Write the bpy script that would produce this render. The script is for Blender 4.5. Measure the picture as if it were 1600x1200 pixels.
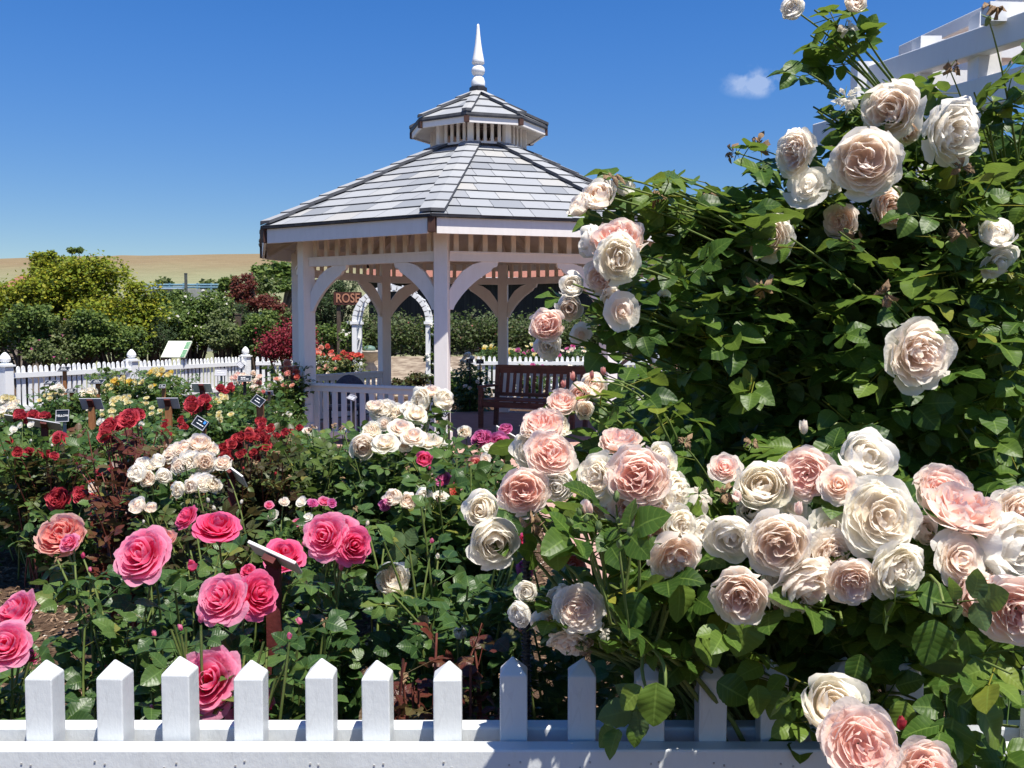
import bpy, math, random
import numpy as np
from mathutils import Vector, Matrix
random.seed(7); RNG = np.random.default_rng(7)
R = math.radians; PI = math.pi
sc = bpy.context.scene
for o in list(bpy.data.objects): bpy.data.objects.remove(o)
COL = sc.collection

# ------------------------------------------------------------------ camera
F = 1450.0; PITCH = math.atan(80/F); CAM = np.array([0., 0., 1.55])
cam_d = bpy.data.cameras.new('camera'); cam = bpy.data.objects.new('camera', cam_d); COL.objects.link(cam)
cam.location = CAM; cam.rotation_euler = (PI/2-PITCH, 0, 0)
cam_d.sensor_width = 36; cam_d.lens = 36*F/1600; cam_d.clip_start = 0.05; cam_d.clip_end = 2000
sc.camera = cam
CP, SP = math.cos(PITCH), math.sin(PITCH)
def P(px, py, Y):
    """world point seen at photo pixel (px, py) at distance Y along the ground"""
    x = (px-800)/F; v = (600-py)/F
    d = np.array([x, CP+v*SP, -SP+v*CP])
    return CAM + d*(Y/d[1])
def G(px, Y): return np.array([P(px, 600, Y)[0], Y, 0.])
def proj(p):
    q = np.asarray(p)-CAM
    z = q[..., 1]*CP - q[..., 2]*SP; v = q[..., 1]*SP + q[..., 2]*CP
    return 800+F*q[..., 0]/z, 600-F*v/z, z

# ------------------------------------------------------------------ light
SUN_EL, SUN_H = R(68), np.array([.58, -.815])          # high sun, behind the camera and to the right
sv = Vector((SUN_H[0]*math.cos(SUN_EL), SUN_H[1]*math.cos(SUN_EL), math.sin(SUN_EL)))
sun_d = bpy.data.lights.new('sun', 'SUN'); sun = bpy.data.objects.new('sun', sun_d); COL.objects.link(sun)
sun_d.energy = 4.7; sun_d.angle = R(.53); sun_d.color = (1, .95, .86)
sun.rotation_euler = sv.to_track_quat('Z', 'Y').to_euler(); sun.location = (0, 0, 20)
W = bpy.data.worlds.new('World'); sc.world = W; W.use_nodes = True
nt = W.node_tree; nt.nodes.clear()
wo = nt.nodes.new('ShaderNodeOutputWorld'); bg = nt.nodes.new('ShaderNodeBackground'); sk = nt.nodes.new('ShaderNodeTexSky')
sk.sky_type = 'NISHITA'; sk.sun_disc = False; sk.sun_elevation = SUN_EL; sk.sun_rotation = math.atan2(SUN_H[0], SUN_H[1])
sk.altitude = 300; sk.air_density = 1.0; sk.dust_density = .15; sk.ozone_density = 3.2
bg.inputs[1].default_value = .084
hs = nt.nodes.new('ShaderNodeHueSaturation'); hs.inputs['Saturation'].default_value = 1.36; hs.inputs['Hue'].default_value = .512; hs.inputs['Value'].default_value = 1.0
nt.links.new(sk.outputs[0], hs.inputs['Color'])
# clear dry air: the sky stays blue close to the horizon
tg = nt.nodes.new('ShaderNodeTexCoord'); sx = nt.nodes.new('ShaderNodeSeparateXYZ'); nt.links.new(tg.outputs['Generated'], sx.inputs[0])
mr = nt.nodes.new('ShaderNodeMapRange'); mr.interpolation_type = 'SMOOTHSTEP'; nt.links.new(sx.outputs[2], mr.inputs[0]); mr.inputs[1].default_value = 0.; mr.inputs[2].default_value = .34; mr.inputs[3].default_value = .68; mr.inputs[4].default_value = 1.0
nt.links.new(mr.outputs[0], hs.inputs['Value'])
# one small wisp of cloud, fixed in the sky by direction
cd = P(1182, 128, 1.)-CAM; cd /= np.linalg.norm(cd)
tc = nt.nodes.new('ShaderNodeTexCoord')
def wmath(op, a, b=None):
    n = nt.nodes.new('ShaderNodeMath'); n.operation = op
    for i, s in enumerate((a, b)):
        if s is None: continue
        if isinstance(s, (int, float)): n.inputs[i].default_value = s
        else: nt.links.new(s, n.inputs[i])
    return n.outputs[0]
sub = nt.nodes.new('ShaderNodeVectorMath'); sub.operation = 'SUBTRACT'; nt.links.new(tc.outputs['Generated'], sub.inputs[0]); sub.inputs[1].default_value = tuple(cd)
scl = nt.nodes.new('ShaderNodeVectorMath'); scl.operation = 'MULTIPLY'; nt.links.new(sub.outputs[0], scl.inputs[0]); scl.inputs[1].default_value = (1, 1, 2.3)
ln = nt.nodes.new('ShaderNodeVectorMath'); ln.operation = 'LENGTH'; nt.links.new(scl.outputs[0], ln.inputs[0])
nz = nt.nodes.new('ShaderNodeTexNoise'); nz.inputs['Scale'].default_value = 48; nz.inputs['Detail'].default_value = 5; nt.links.new(tc.outputs['Generated'], nz.inputs['Vector'])
fall = wmath('SUBTRACT', 1.0, wmath('DIVIDE', ln.outputs['Value'], .040)); fall = wmath('MAXIMUM', fall, 0)
dens = wmath('MULTIPLY', wmath('MAXIMUM', wmath('SUBTRACT', wmath('ADD', nz.outputs[0], wmath('MULTIPLY', fall, .2)), .50), 0), wmath('MULTIPLY', fall, 2.6)); dens = wmath('MINIMUM', dens, .27)
mx = nt.nodes.new('ShaderNodeMix'); mx.data_type = 'RGBA'; nt.links.new(dens, mx.inputs[0]); nt.links.new(hs.outputs[0], mx.inputs[6]); mx.inputs[7].default_value = (7.5, 7.8, 8.2, 1)
nt.links.new(mx.outputs[2], bg.inputs[0]); nt.links.new(bg.outputs[0], wo.inputs[0])
sc.view_settings.view_transform = 'Standard'; sc.view_settings.look = 'None'; sc.view_settings.gamma = 1; sc.view_settings.exposure = .80
sc.cycles.max_bounces = 10; sc.cycles.diffuse_bounces = 7; sc.cycles.transmission_bounces = 8; sc.cycles.transparent_max_bounces = 4; sc.cycles.use_denoising = True
sc.cycles.sample_clamp_indirect = 4

# ------------------------------------------------------------------ materials
class N:
    def __init__(s, name):
        s.m = bpy.data.materials.new(name); s.m.use_nodes = True; s.t = s.m.node_tree; s.t.nodes.clear()
        s.out = s.n('OutputMaterial')
    def n(s, typ, **kw):
        nd = s.t.nodes.new('ShaderNode'+typ)
        for k, v in kw.items(): setattr(nd, k, v)
        return nd
    def l(s, a, b): s.t.links.new(a, b)
    def put(s, sock, v):
        if hasattr(v, 'is_linked') or hasattr(v, 'links'): s.l(v, sock)
        elif isinstance(v, (tuple, list)) and len(v) == 3 and sock.type == 'RGBA': sock.default_value = (*v, 1)
        else: sock.default_value = v
    def math(s, op, a, b=0., c=0.):
        nd = s.n('Math', operation=op); s.put(nd.inputs[0], a); s.put(nd.inputs[1], b); s.put(nd.inputs[2], c); return nd.outputs[0]
    def mix(s, f, a, b, blend='MIX'):
        nd = s.n('Mix', data_type='RGBA', blend_type=blend); s.put(nd.inputs[0], f); s.put(nd.inputs[6], a); s.put(nd.inputs[7], b); return nd.outputs[2]
    def noise(s, scale, detail=4, vec=None, rough=.55, dim=None):
        nd = s.n('TexNoise'); nd.inputs['Scale'].default_value = scale; nd.inputs['Detail'].default_value = detail; nd.inputs['Roughness'].default_value = rough
        s.l(vec if vec is not None else s.obj(), nd.inputs['Vector']); return nd.outputs[0]
    def obj(s): return s.n('TexCoord').outputs['Object']
    def scaled(s, v):
        nd = s.n('Mapping'); s.l(s.obj(), nd.inputs['Vector']); nd.inputs['Scale'].default_value = v; return nd.outputs[0]
    def attr(s, name):
        a = s.n('Attribute'); a.attribute_name = name; x = s.n('SeparateXYZ'); s.l(a.outputs['Vector'], x.inputs[0]); return x.outputs
    def ramp(s, f, stops):
        nd = s.n('ValToRGB'); cr = nd.color_ramp
        while len(cr.elements) < len(stops): cr.elements.new(.5)
        for e, (p, c) in zip(cr.elements, stops): e.position = p; e.color = (*c, 1)
        s.l(f, nd.inputs[0]); return nd.outputs[0]
    def bump(s, h, strength=.3, dist=.01):
        nd = s.n('Bump'); nd.inputs['Strength'].default_value = strength; nd.inputs['Distance'].default_value = dist; s.l(h, nd.inputs['Height']); return nd.outputs[0]
    def bsdf(s, col, rough=.6, spec=.4, normal=None, metal=0.):
        b = s.n('BsdfPrincipled'); s.put(b.inputs['Base Color'], col); s.put(b.inputs['Roughness'], rough); s.put(b.inputs['Specular IOR Level'], spec); b.inputs['Metallic'].default_value = metal
        if normal is not None: s.l(normal, b.inputs['Normal'])
        return b.outputs[0]
    def done(s, sh): s.l(sh, s.out.inputs[0]); return s.m
def two(name, c1, c2, scale=6., rough=.6, bump=.2, dist=.005, detail=5, stretch=None, spec=.35, lo=.35, hi=.65):
    k = N(name); v = k.scaled(stretch) if stretch else None
    n = k.noise(scale, detail, v); c = k.ramp(n, [(lo, c1), (hi, c2)])
    return k.done(k.bsdf(c, rough, spec, k.bump(k.noise(scale*3, 5, v), bump, dist) if bump else None))
def leaf_mat(name, dark, mid, light, gloss=.38, trans=.3, tcol=(.20, .34, .03), vein=.3, spec=.26):
    k = N(name); u, v, r = k.attr('lv')
    base = k.ramp(r, [(0., dark), (.47, mid), (.93, light), (1., tuple(min(1, a*f) for a, f in zip(light, (2.1, 1.3, 1.1))))])
    mott = k.noise(60, 3); base = k.mix(k.math('MULTIPLY', mott, .35), base, tuple(x*.55 for x in mid))
    au = k.math('ABSOLUTE', u)
    rib = k.math('LESS_THAN', au, .055)
    lat = k.math('SINE', k.math('MULTIPLY', k.math('SUBTRACT', v, k.math('MULTIPLY', au, .16)), 46.))
    latm = k.math('GREATER_THAN', lat, .88)
    vm = k.math('MINIMUM', k.math('ADD', rib, k.math('MULTIPLY', latm, .4)), 1.)
    col = k.mix(k.math('MULTIPLY', vm, vein), base, tuple(min(1, x*1.9+.02) for x in light))
    h = k.math('ADD', k.math('MULTIPLY', lat, -.35), k.math('MULTIPLY', rib, -1.))
    nrm = k.bump(k.math('ADD', h, k.math('MULTIPLY', k.noise(90, 4), 1.5)), .16, .002)
    geo = k.n('NewGeometry')
    col = k.mix(k.math('MULTIPLY', geo.outputs['Backfacing'], .5), col, (.12, .17, .09))
    a = k.bsdf(col, gloss, spec, nrm)
    tr = k.n('BsdfTranslucent'); k.put(tr.inputs[0], k.mix(.5, col, tcol)); k.l(nrm, tr.inputs['Normal'])
    m = k.n('MixShader'); m.inputs[0].default_value = trans; k.l(a, m.inputs[1]); k.l(tr.outputs[0], m.inputs[2])
    return k.done(m.outputs[0])
def petal_mat(name, cin, cout, edge, trans=.3, var=.12, rough=.55):
    k = N(name); trans = min(.62, trans*2.05); t, v, r = k.attr('lv')
    c = k.mix(k.math('POWER', t, 1.2), cin, cout)
    e = k.math('POWER', v, 5.); c = k.mix(k.math('MULTIPLY', e, .7), c, edge)
    oi = k.n('ObjectInfo').outputs['Random']
    f = k.math('ADD', k.math('MULTIPLY', oi, var), k.math('MULTIPLY', r, .12)); c = k.mix(f, c, tuple(min(1, x*.82+.1) for x in cout))
    n = k.noise(7, 3, k.scaled((1, 1, .4)))
    br = k.math('MULTIPLY', k.math('GREATER_THAN', k.math('MULTIPLY', k.noise(2.3, 4), v), .60), .5); c = k.mix(br, c, tuple(x*.62 for x in edge)); vn = k.noise(3.2, 5, k.scaled((5, 5, 1)), .7); c = k.mix(k.math('MULTIPLY', k.math('POWER', vn, 2.), .3), c, tuple(min(.98, x*.55+.42) for x in cout))
    nr = k.bump(n, .18, .03)
    a = k.bsdf(c, rough, .25, nr)
    tr = k.n('BsdfTranslucent'); k.put(tr.inputs[0], c)
    m = k.n('MixShader'); m.inputs[0].default_value = trans; k.l(a, m.inputs[1]); k.l(tr.outputs[0], m.inputs[2])
    return k.done(m.outputs[0])

def paint(name, col=(.72, .73, .735), dirt=(.52, .50, .46), grain=(14, 14, 1.2), amt=.5, rough=.42, strong=.25):
    k = N(name); n = k.noise(5, 6, k.scaled((3, 3, .8)), .65); g = k.noise(9, 6, k.scaled(grain), .7)
    spots = k.noise(34, 3); sp = k.math('GREATER_THAN', spots, .735)
    f = k.math('MULTIPLY', k.math('POWER', n, 2.4), amt); c = k.mix(f, col, dirt); c = k.mix(k.math('MULTIPLY', sp, .22), c, (.28, .26, .23))
    if name == 'white_fence_paint':     # hairline cracks and flaked spots in the old gloss paint
        vo = k.n('TexVoronoi', feature='DISTANCE_TO_EDGE'); vo.inputs['Scale'].default_value = 1.; k.l(k.scaled((26, 26, 5)), vo.inputs['Vector'])
        cr = k.math('MULTIPLY', k.math('LESS_THAN', vo.outputs['Distance'], .022), k.math('GREATER_THAN', k.noise(9, 3), .56)); c = k.mix(k.math('MULTIPLY', cr, .10), c, (.30, .29, .27))
        fl = k.math('GREATER_THAN', k.noise(16, 7, None, .75), .70); c = k.mix(k.math('MULTIPLY', fl, .5), c, (.33, .30, .26))
        gr = k.math('GREATER_THAN', k.noise(6, 5), .6); c = k.mix(k.math('MULTIPLY', gr, .12), c, (.40, .42, .36))
    h = k.math('ADD', g, k.math('MULTIPLY', k.noise(60, 3), .5))
    return k.done(k.bsdf(c, rough, .4, k.bump(h, strong, .004)))
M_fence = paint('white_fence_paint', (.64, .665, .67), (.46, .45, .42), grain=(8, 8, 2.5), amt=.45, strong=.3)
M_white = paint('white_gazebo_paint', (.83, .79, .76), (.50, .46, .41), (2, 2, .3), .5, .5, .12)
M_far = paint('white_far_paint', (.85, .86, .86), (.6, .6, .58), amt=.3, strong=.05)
M_ceil = two('bounce_tinted_soffit_paint', (.64, .56, .47), (.77, .69, .60), 4, .7, .15)  # white under-roof woodwork; warm light bounced below the eaves is put into its colour
M_brown = two('brown_cap_wood', (.05, .022, .015), (.085, .04, .028), 8, .6, .2)
M_dark = two('dark_flashing', (.012, .012, .016), (.03, .03, .036), 9, .5, .1)
k = N('grey_shingle'); u_, v_, r_ = k.attr('lv')
c = k.ramp(r_, [(0., (.19, .205, .23)), (.25, (.28, .29, .31)), (.8, (.34, .35, .362)), (1., (.37, .36, .34))])
st = k.noise(1.3, 6); c = k.mix(k.math('MULTIPLY', k.math('POWER', st, 2.5), .4), c, (.26, .26, .24)); g = k.noise(18, 6); c = k.mix(k.math('MULTIPLY', k.math('POWER', g, 2.), .55), c, (.22, .23, .25))
M_shingle = k.done(k.bsdf(c, .75, .3, k.bump(k.noise(70, 4), .3, .006)))
M_shedge = two('shingle_edge', (.06, .063, .072), (.10, .103, .115), 9, .8, .1)
M_bench = two('bench_wood', (.13, .042, .026), (.21, .075, .048), 5, .5, .2, stretch=(1, 1, 6))
M_stake = two('orange_brown_stake', (.26, .105, .04), (.36, .16, .065), 10, .7, .3, stretch=(6, 6, 1))
M_rust = two('dark_red_rust', (.07, .012, .012), (.13, .025, .02), 25, .7, .35)
M_dkstake = two('dark_stake_metal', (.02, .018, .016), (.05, .04, .035), 15, .6, .2)
M_grstake = two('grey_stake_metal', (.22, .22, .23), (.32, .32, .33), 15, .5, .1)
M_sback = two('grey_sign_back', (.38, .38, .42), (.46, .46, .50), 8, .5, .05)
M_swhite = two('white_sign_back', (.62, .60, .58), (.72, .70, .68), 8, .5, .05)
M_sblack = two('black_sign_face', (.012, .016, .022), (.022, .028, .036), 8, .3, .02)
M_letter = two('white_lettering', (.75, .75, .75), (.8, .8, .8), 4, .5, 0)
M_bluedot = two('blue_mark', (.05, .25, .75), (.06, .3, .8), 4, .5, 0)
M_stem = two('green_stem', (.10, .15, .035), (.17, .21, .06), 30, .5, .1)
M_stemred = two('reddish_stem', (.13, .035, .025), (.2, .07, .045), 30, .55, .1)
M_bark = two('brown_bark', (.06, .042, .03), (.12, .09, .065), 20, .85, .5)
M_sepal = two('sepal_green', (.13, .19, .06), (.20, .27, .10), 40, .6, .1)
M_brownpetal = two('withered_brown', (.13, .07, .035), (.34, .23, .13), 25, .8, .3)
M_stone = two('fountain_stone', (.36, .31, .25), (.52, .46, .38), 10, .85, .3)
# leaves
L_big = leaf_mat('climber_leaf', (.022, .056, .011), (.060, .122, .020), (.14, .21, .034), .42, .33, (.30, .44, .03))
L_rose = leaf_mat('rose_leaf', (.022, .055, .018), (.048, .098, .027), (.10, .165, .040), .36, .26)
L_fresh = leaf_mat('fresh_leaf', (.035, .08, .018), (.065, .125, .03), (.12, .18, .045), .4, .3)
L_maroon = leaf_mat('maroon_leaf', (.06, .014, .012), (.11, .026, .018), (.07, .09, .028), .4, .2, (.25, .05, .02))
L_redgreen = leaf_mat('redgreen_leaf', (.04, .018, .012), (.05, .06, .02), (.085, .12, .03), .4, .22, (.25, .1, .02))
L_dry = leaf_mat('dry_green_leaf', (.045, .042, .015), (.06, .09, .024), (.10, .15, .035), .45, .28)
L_acer = leaf_mat('yellow_green_leaf', (.09, .15, .010), (.19, .25, .016), (.38, .36, .03), .6, .35, (.42, .40, .02), vein=0)
L_shrub = leaf_mat('shrub_leaf', (.045, .085, .02), (.095, .15, .03), (.17, .22, .05), .6, .25, vein=0)
L_olive = leaf_mat('olive_leaf', (.06, .085, .03), (.11, .14, .05), (.18, .21, .08), .6, .25, vein=0)
L_hedge = leaf_mat('hedge_leaf', (.06, .035, .02), (.055, .085, .028), (.10, .13, .045), .6, .2, vein=0)
L_conif = leaf_mat('conifer_leaf', (.015, .032, .013), (.03, .055, .018), (.05, .085, .025), .7, .1, vein=0)
L_redmap = leaf_mat('red_maple_leaf', (.06, .012, .012), (.12, .022, .02), (.16, .06, .03), .6, .25, (.4, .04, .03), vein=0)
L_barb = leaf_mat('barberry_leaf', (.13, .010, .020), (.22, .016, .032), (.28, .03, .045), .6, .25, (.5, .03, .06), vein=0)
# petals
K_pale = petal_mat('blush_petal', (.98, .80, .69), (.98, .92, .83), (.98, .95, .87), .3)
K_pink = petal_mat('shell_pink_petal', (.98, .66, .58), (.98, .84, .76), (.98, .92, .85), .3)
K_cream = petal_mat('cream_petal', (.98, .87, .75), (.98, .95, .85), (.98, .96, .88), .3)
K_peach = petal_mat('peach_petal', (.98, .75, .62), (.98, .88, .79), (.98, .93, .86), .3)
K_white = petal_mat('white_petal', (.98, .91, .82), (.98, .95, .89), (.98, .96, .90), .3)
K_hot = petal_mat('hot_pink_petal', (.80, .015, .15), (.88, .065, .27), (.93, .28, .48), .28)
K_rosy = petal_mat('rose_pink_petal', (.84, .04, .22), (.93, .24, .45), (.96, .55, .68), .3)
K_salmon = petal_mat('salmon_petal', (.86, .18, .20), (.88, .42, .38), (.90, .72, .58), .3)
K_red = petal_mat('red_petal', (.36, .004, .012), (.52, .010, .022), (.60, .03, .05), .2)
K_crim = petal_mat('crimson_petal', (.42, .006, .022), (.60, .02, .05), (.68, .08, .12), .2)
K_coral = petal_mat('coral_petal', (.75, .06, .04), (.82, .16, .11), (.85, .32, .22), .25)
K_yellow = petal_mat('pale_yellow_petal', (.86, .70, .25), (.88, .83, .52), (.88, .86, .66), .3)
K_gold = petal_mat('golden_petal', (.85, .58, .03), (.87, .70, .10), (.88, .78, .3), .3)
K_mag = petal_mat('magenta_petal', (.62, .03, .25), (.75, .12, .42), (.82, .38, .58), .28)
K_apri = petal_mat('apricot_petal', (.85, .30, .16), (.88, .52, .40), (.9, .72, .62), .3)

# ------------------------------------------------------------------ object helpers
def tag(o, label=None, cat=None, group=None, kind=None):
    if label: o['label'] = label
    if cat: o['category'] = cat
    if group: o['group'] = group
    if kind: o['kind'] = kind
    return o
def root(name, loc, label, cat, group=None, rz=0.):
    o = bpy.data.objects.new(name, None); COL.objects.link(o); o.location = tuple(loc); o.rotation_euler = (0, 0, rz); o.empty_display_size = .1
    return tag(o, label, cat, group)
def link(name, me, parent=None, mat=None, loc=None, rot=None, scale=None):
    o = bpy.data.objects.new(name, me); COL.objects.link(o)
    if parent is not None: o.parent = parent
    if loc is not None: o.location = tuple(loc)
    if rot is not None: o.rotation_euler = rot
    if scale is not None: o.scale = scale if hasattr(scale, '__len__') else (scale,)*3
    if mat is not None:
        if len(me.materials) == 0: me.materials.append(mat)
        elif me.materials[0] is not mat:
            o.material_slots[0].link = 'OBJECT'; o.material_slots[0].material = mat
    return o
def quads(name, V, Q, A=None, smooth=True):
    me = bpy.data.meshes.new(name); V = np.ascontiguousarray(V, dtype=np.float32); Q = np.ascontiguousarray(Q, dtype=np.int32)
    me.vertices.add(len(V)); me.vertices.foreach_set('co', V.ravel())
    me.loops.add(Q.size); me.loops.foreach_set('vertex_index', Q.ravel())
    me.polygons.add(len(Q)); me.polygons.foreach_set('loop_start', np.arange(0, Q.size, 4, dtype=np.int32))
    me.polygons.foreach_set('use_smooth', np.full(len(Q), smooth))
    if A is not None:
        a = me.attributes.new('lv', 'FLOAT_VECTOR', 'POINT'); a.data.foreach_set('vector', np.ascontiguousarray(A, dtype=np.float32).ravel())
    me.update(calc_edges=True); me.validate(); return me
class MB:
    """collects hard-edged shapes into one mesh"""
    def __init__(s): s.v = []; s.f = []; s.a = []; s.mi = []
    def add(s, vs, fs, rnd=0., mi=0):
        b = len(s.v); s.v += [tuple(map(float, p)) for p in vs]; s.f += [tuple(b+i for i in f) for f in fs]; s.a += [(0, 0, rnd)]*len(vs); s.mi += [mi]*len(fs); return s
    def box(s, c, size, rz=0., M=None, rnd=0., mi=0):
        hx, hy, hz = size[0]/2, size[1]/2, size[2]/2; cr, sr = math.cos(rz), math.sin(rz); vs = []
        for z in (-hz, hz):
            for x, y in ((-hx, -hy), (hx, -hy), (hx, hy), (-hx, hy)):
                p = Vector((x, y, z))
                if M is not None: p = M @ p
                vs.append((c[0]+p.x*cr-p.y*sr, c[1]+p.x*sr+p.y*cr, c[2]+p.z))
        return s.add(vs, [(3, 2, 1, 0), (4, 5, 6, 7), (0, 1, 5, 4), (1, 2, 6, 5), (2, 3, 7, 6), (3, 0, 4, 7)], rnd, mi)
    def beam(s, a, b, w, h, up=(0, 0, 1), rnd=0.):
        a, b = Vector(a), Vector(b); d = (b-a); L = d.length; d.normalize(); up = Vector(up); r = d.cross(up); r.normalize(); u = r.cross(d)
        M = Matrix((r, d, u)).transposed(); return s.box((a+b)/2, (w, L, h), 0., M, rnd)
    def hexa(s, vs, rnd=0., mi=0):
        return s.add(vs, [(3, 2, 1, 0), (4, 5, 6, 7), (0, 1, 5, 4), (1, 2, 6, 5), (2, 3, 7, 6), (3, 0, 4, 7)], rnd, mi)
    def lathe(s, prof, c=(0, 0, 0), n=20, zmap=None):
        vs = []; fs = []
        if zmap: top = prof[-1][1]; prof = [(r, top-(top-z)*(top-zmap[1])/(top-zmap[0])) for r, z in prof]
        for r, z in prof:
            for i in range(n): a = 2*PI*i/n; vs.append((c[0]+r*math.cos(a), c[1]+r*math.sin(a), c[2]+z))
        for j in range(len(prof)-1):
            for i in range(n): fs.append((j*n+i, j*n+(i+1) % n, (j+1)*n+(i+1) % n, (j+1)*n+i))
        fs.append(tuple(range(n-1, -1, -1))); fs.append(tuple((len(prof)-1)*n+i for i in range(n)))
        return s.add(vs, fs)
    def prism(s, poly, o, ex, ey, ez, th):
        """poly (2d) in plane ex,ey at o, thickness th along ez (centred)"""
        o, ex, ey, ez = map(Vector, (o, ex, ey, ez)); n = len(poly)
        vs = [o+ex*x+ey*y-ez*th/2 for x, y in poly]+[o+ex*x+ey*y+ez*th/2 for x, y in poly]
        return s.add(vs, [tuple(range(n-1, -1, -1)), tuple(range(n, 2*n))]+[(i, (i+1) % n, n+(i+1) % n, n+i) for i in range(n)])
    def tube(s, pts, rad, n=8):
        pts = [Vector(p) for p in pts]; vs = []; fs = []
        if not hasattr(rad, '__len__'): rad = [rad]*len(pts)
        for i, p in enumerate(pts):
            d = pts[min(i+1, len(pts)-1)]-pts[max(i-1, 0)]; d.normalize(); r = d.orthogonal() if abs(d.z) > .9 else d.cross(Vector((0, 0, 1))); r.normalize(); u = r.cross(d)
            for j in range(n): a = 2*PI*j/n; vs.append(p+(r*math.cos(a)+u*math.sin(a))*rad[i])
        for i in range(len(pts)-1):
            for j in range(n): fs.append((i*n+j, i*n+(j+1) % n, (i+1)*n+(j+1) % n, (i+1)*n+j))
        fs.append(tuple(range(n-1, -1, -1))); fs.append(tuple((len(pts)-1)*n+j for j in range(n)))
        return s.add(vs, fs)
    def mesh(s, name, smooth=False):
        me = bpy.data.meshes.new(name); me.from_pydata(s.v, [], s.f)
        if smooth: me.polygons.foreach_set('use_smooth', [True]*len(me.polygons))
        if any(s.mi): me.polygons.foreach_set('material_index', s.mi)
        a = me.attributes.new('lv', 'FLOAT_VECTOR', 'POINT'); a.data.foreach_set('vector', np.array(s.a, dtype=np.float32).ravel())
        me.update(); return me
    def build(s, name, mat, parent=None, loc=None, smooth=False, bevel=0., mats=None):
        me = s.mesh(name, smooth); o = link(name, me, parent, mat, loc)
        if mats: [me.materials.append(m) for m in mats]
        if bevel:
            b = o.modifiers.new('bevel', 'BEVEL'); b.width = bevel; b.segments = 2; b.limit_method = 'ANGLE'
        return o
def norm(a): a = np.asarray(a, float); return a/np.maximum(np.linalg.norm(a, axis=-1, keepdims=True), 1e-9)

# ------------------------------------------------------------------ leaves
def leaflet(nv, nu, seed, wid=.36, fold=.35, curl=.25, serr=.05):
    r = np.random.default_rng(seed); V = []; A = []
    us = np.linspace(-1, 1, nu+1); tw = r.uniform(-.12, .12); side = r.uniform(-.08, .08)
    for i in range(nv+1):
        v = i/nv; w = wid*(max(np.sin(PI*v**.82), 0)**.75)
        for j, u in enumerate(us):
            ww = w*(1-serr*(i % 2)) if abs(u) > .99 else w
            x = u*ww+side*v*v; y = v*(1-.06*u*u*(1-v))
            z = fold*abs(u)*ww*(1-.3*abs(u))-curl*v*v+.05*abs(u)*np.sin(v*9+seed)*w*2+tw*u*v*w
            V.append((x, y, z)); A.append((u, v, 0))
    Q = [(i*(nu+1)+j, i*(nu+1)+j+1, (i+1)*(nu+1)+j+1, (i+1)*(nu+1)+j) for i in range(nv) for j in range(nu)]
    return np.array(V), np.array(Q), np.array(A)
def rotz(a): c, s = math.cos(a), math.sin(a); return np.array([[c, -s, 0], [s, c, 0], [0, 0, 1]])
def rotx(a): c, s = math.cos(a), math.sin(a); return np.array([[1, 0, 0], [0, c, -s], [0, s, c]])
def roty(a): c, s = math.cos(a), math.sin(a); return np.array([[c, 0, s], [0, 1, 0], [-s, 0, c]])
def compound(nv, nu, seed, n=5, **kw):
    r = np.random.default_rng(seed); Vs, Qs, As = [], [], []; off = 0
    spec = [(.60, 0, .44)]+[(.54, s*R(58), .38) for s in (-1, 1)]+([(.26, s*R(68), .31) for s in (-1, 1)] if n == 5 else [])
    for y, a, L in spec:
        V, Q, A = leaflet(nv, nu, int(r.integers(1e6)), fold=r.uniform(.1, .5), curl=r.uniform(.05, .4), **kw)
        V = V*L*r.uniform(.88, 1.1); V = V @ roty(r.normal(0, .25)).T @ rotx(r.normal(-.1, .22)).T @ rotz(-a+r.normal(0, .12)).T
        V = V+np.array([.03*np.sign(a), y, -.05*y*y]); A = A.copy(); A[:, 2] = r.uniform(-.12, .12)
        Vs.append(V); Qs.append(Q+off); As.append(A); off += len(V)
    ys = np.linspace(0, .62, 4); w = .009
    V = np.array([(sx*w, y, -.05*y*y+dz) for y in ys for sx, dz in ((-1, .004), (1, .004), (0, -.012))]); Q = []
    for i in range(3):
        for j in range(3): Q.append((i*3+j, i*3+(j+1) % 3, (i+1)*3+(j+1) % 3, (i+1)*3+j))
    Vs.append(V); Qs.append(np.array(Q)+off); As.append(np.tile([.5, .1, .3], (len(V), 1)))
    return np.concatenate(Vs), np.concatenate(Qs), np.concatenate(As)
T_HI = [compound(10, 4, 11+i, wid=.41) for i in range(6)]+[compound(10, 4, 31+i, n=3, wid=.42) for i in range(3)]
T_MID = [compound(5, 2, 51+i) for i in range(5)]
T_LO = [compound(3, 2, 71+i, serr=0) for i in range(4)]
T_LEAF = [leaflet(2, 2, 91+i, wid=.42, serr=0) for i in range(4)]
T_NEEDLE = [leaflet(2, 2, 95+i, wid=.14, serr=0) for i in range(3)]
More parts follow.
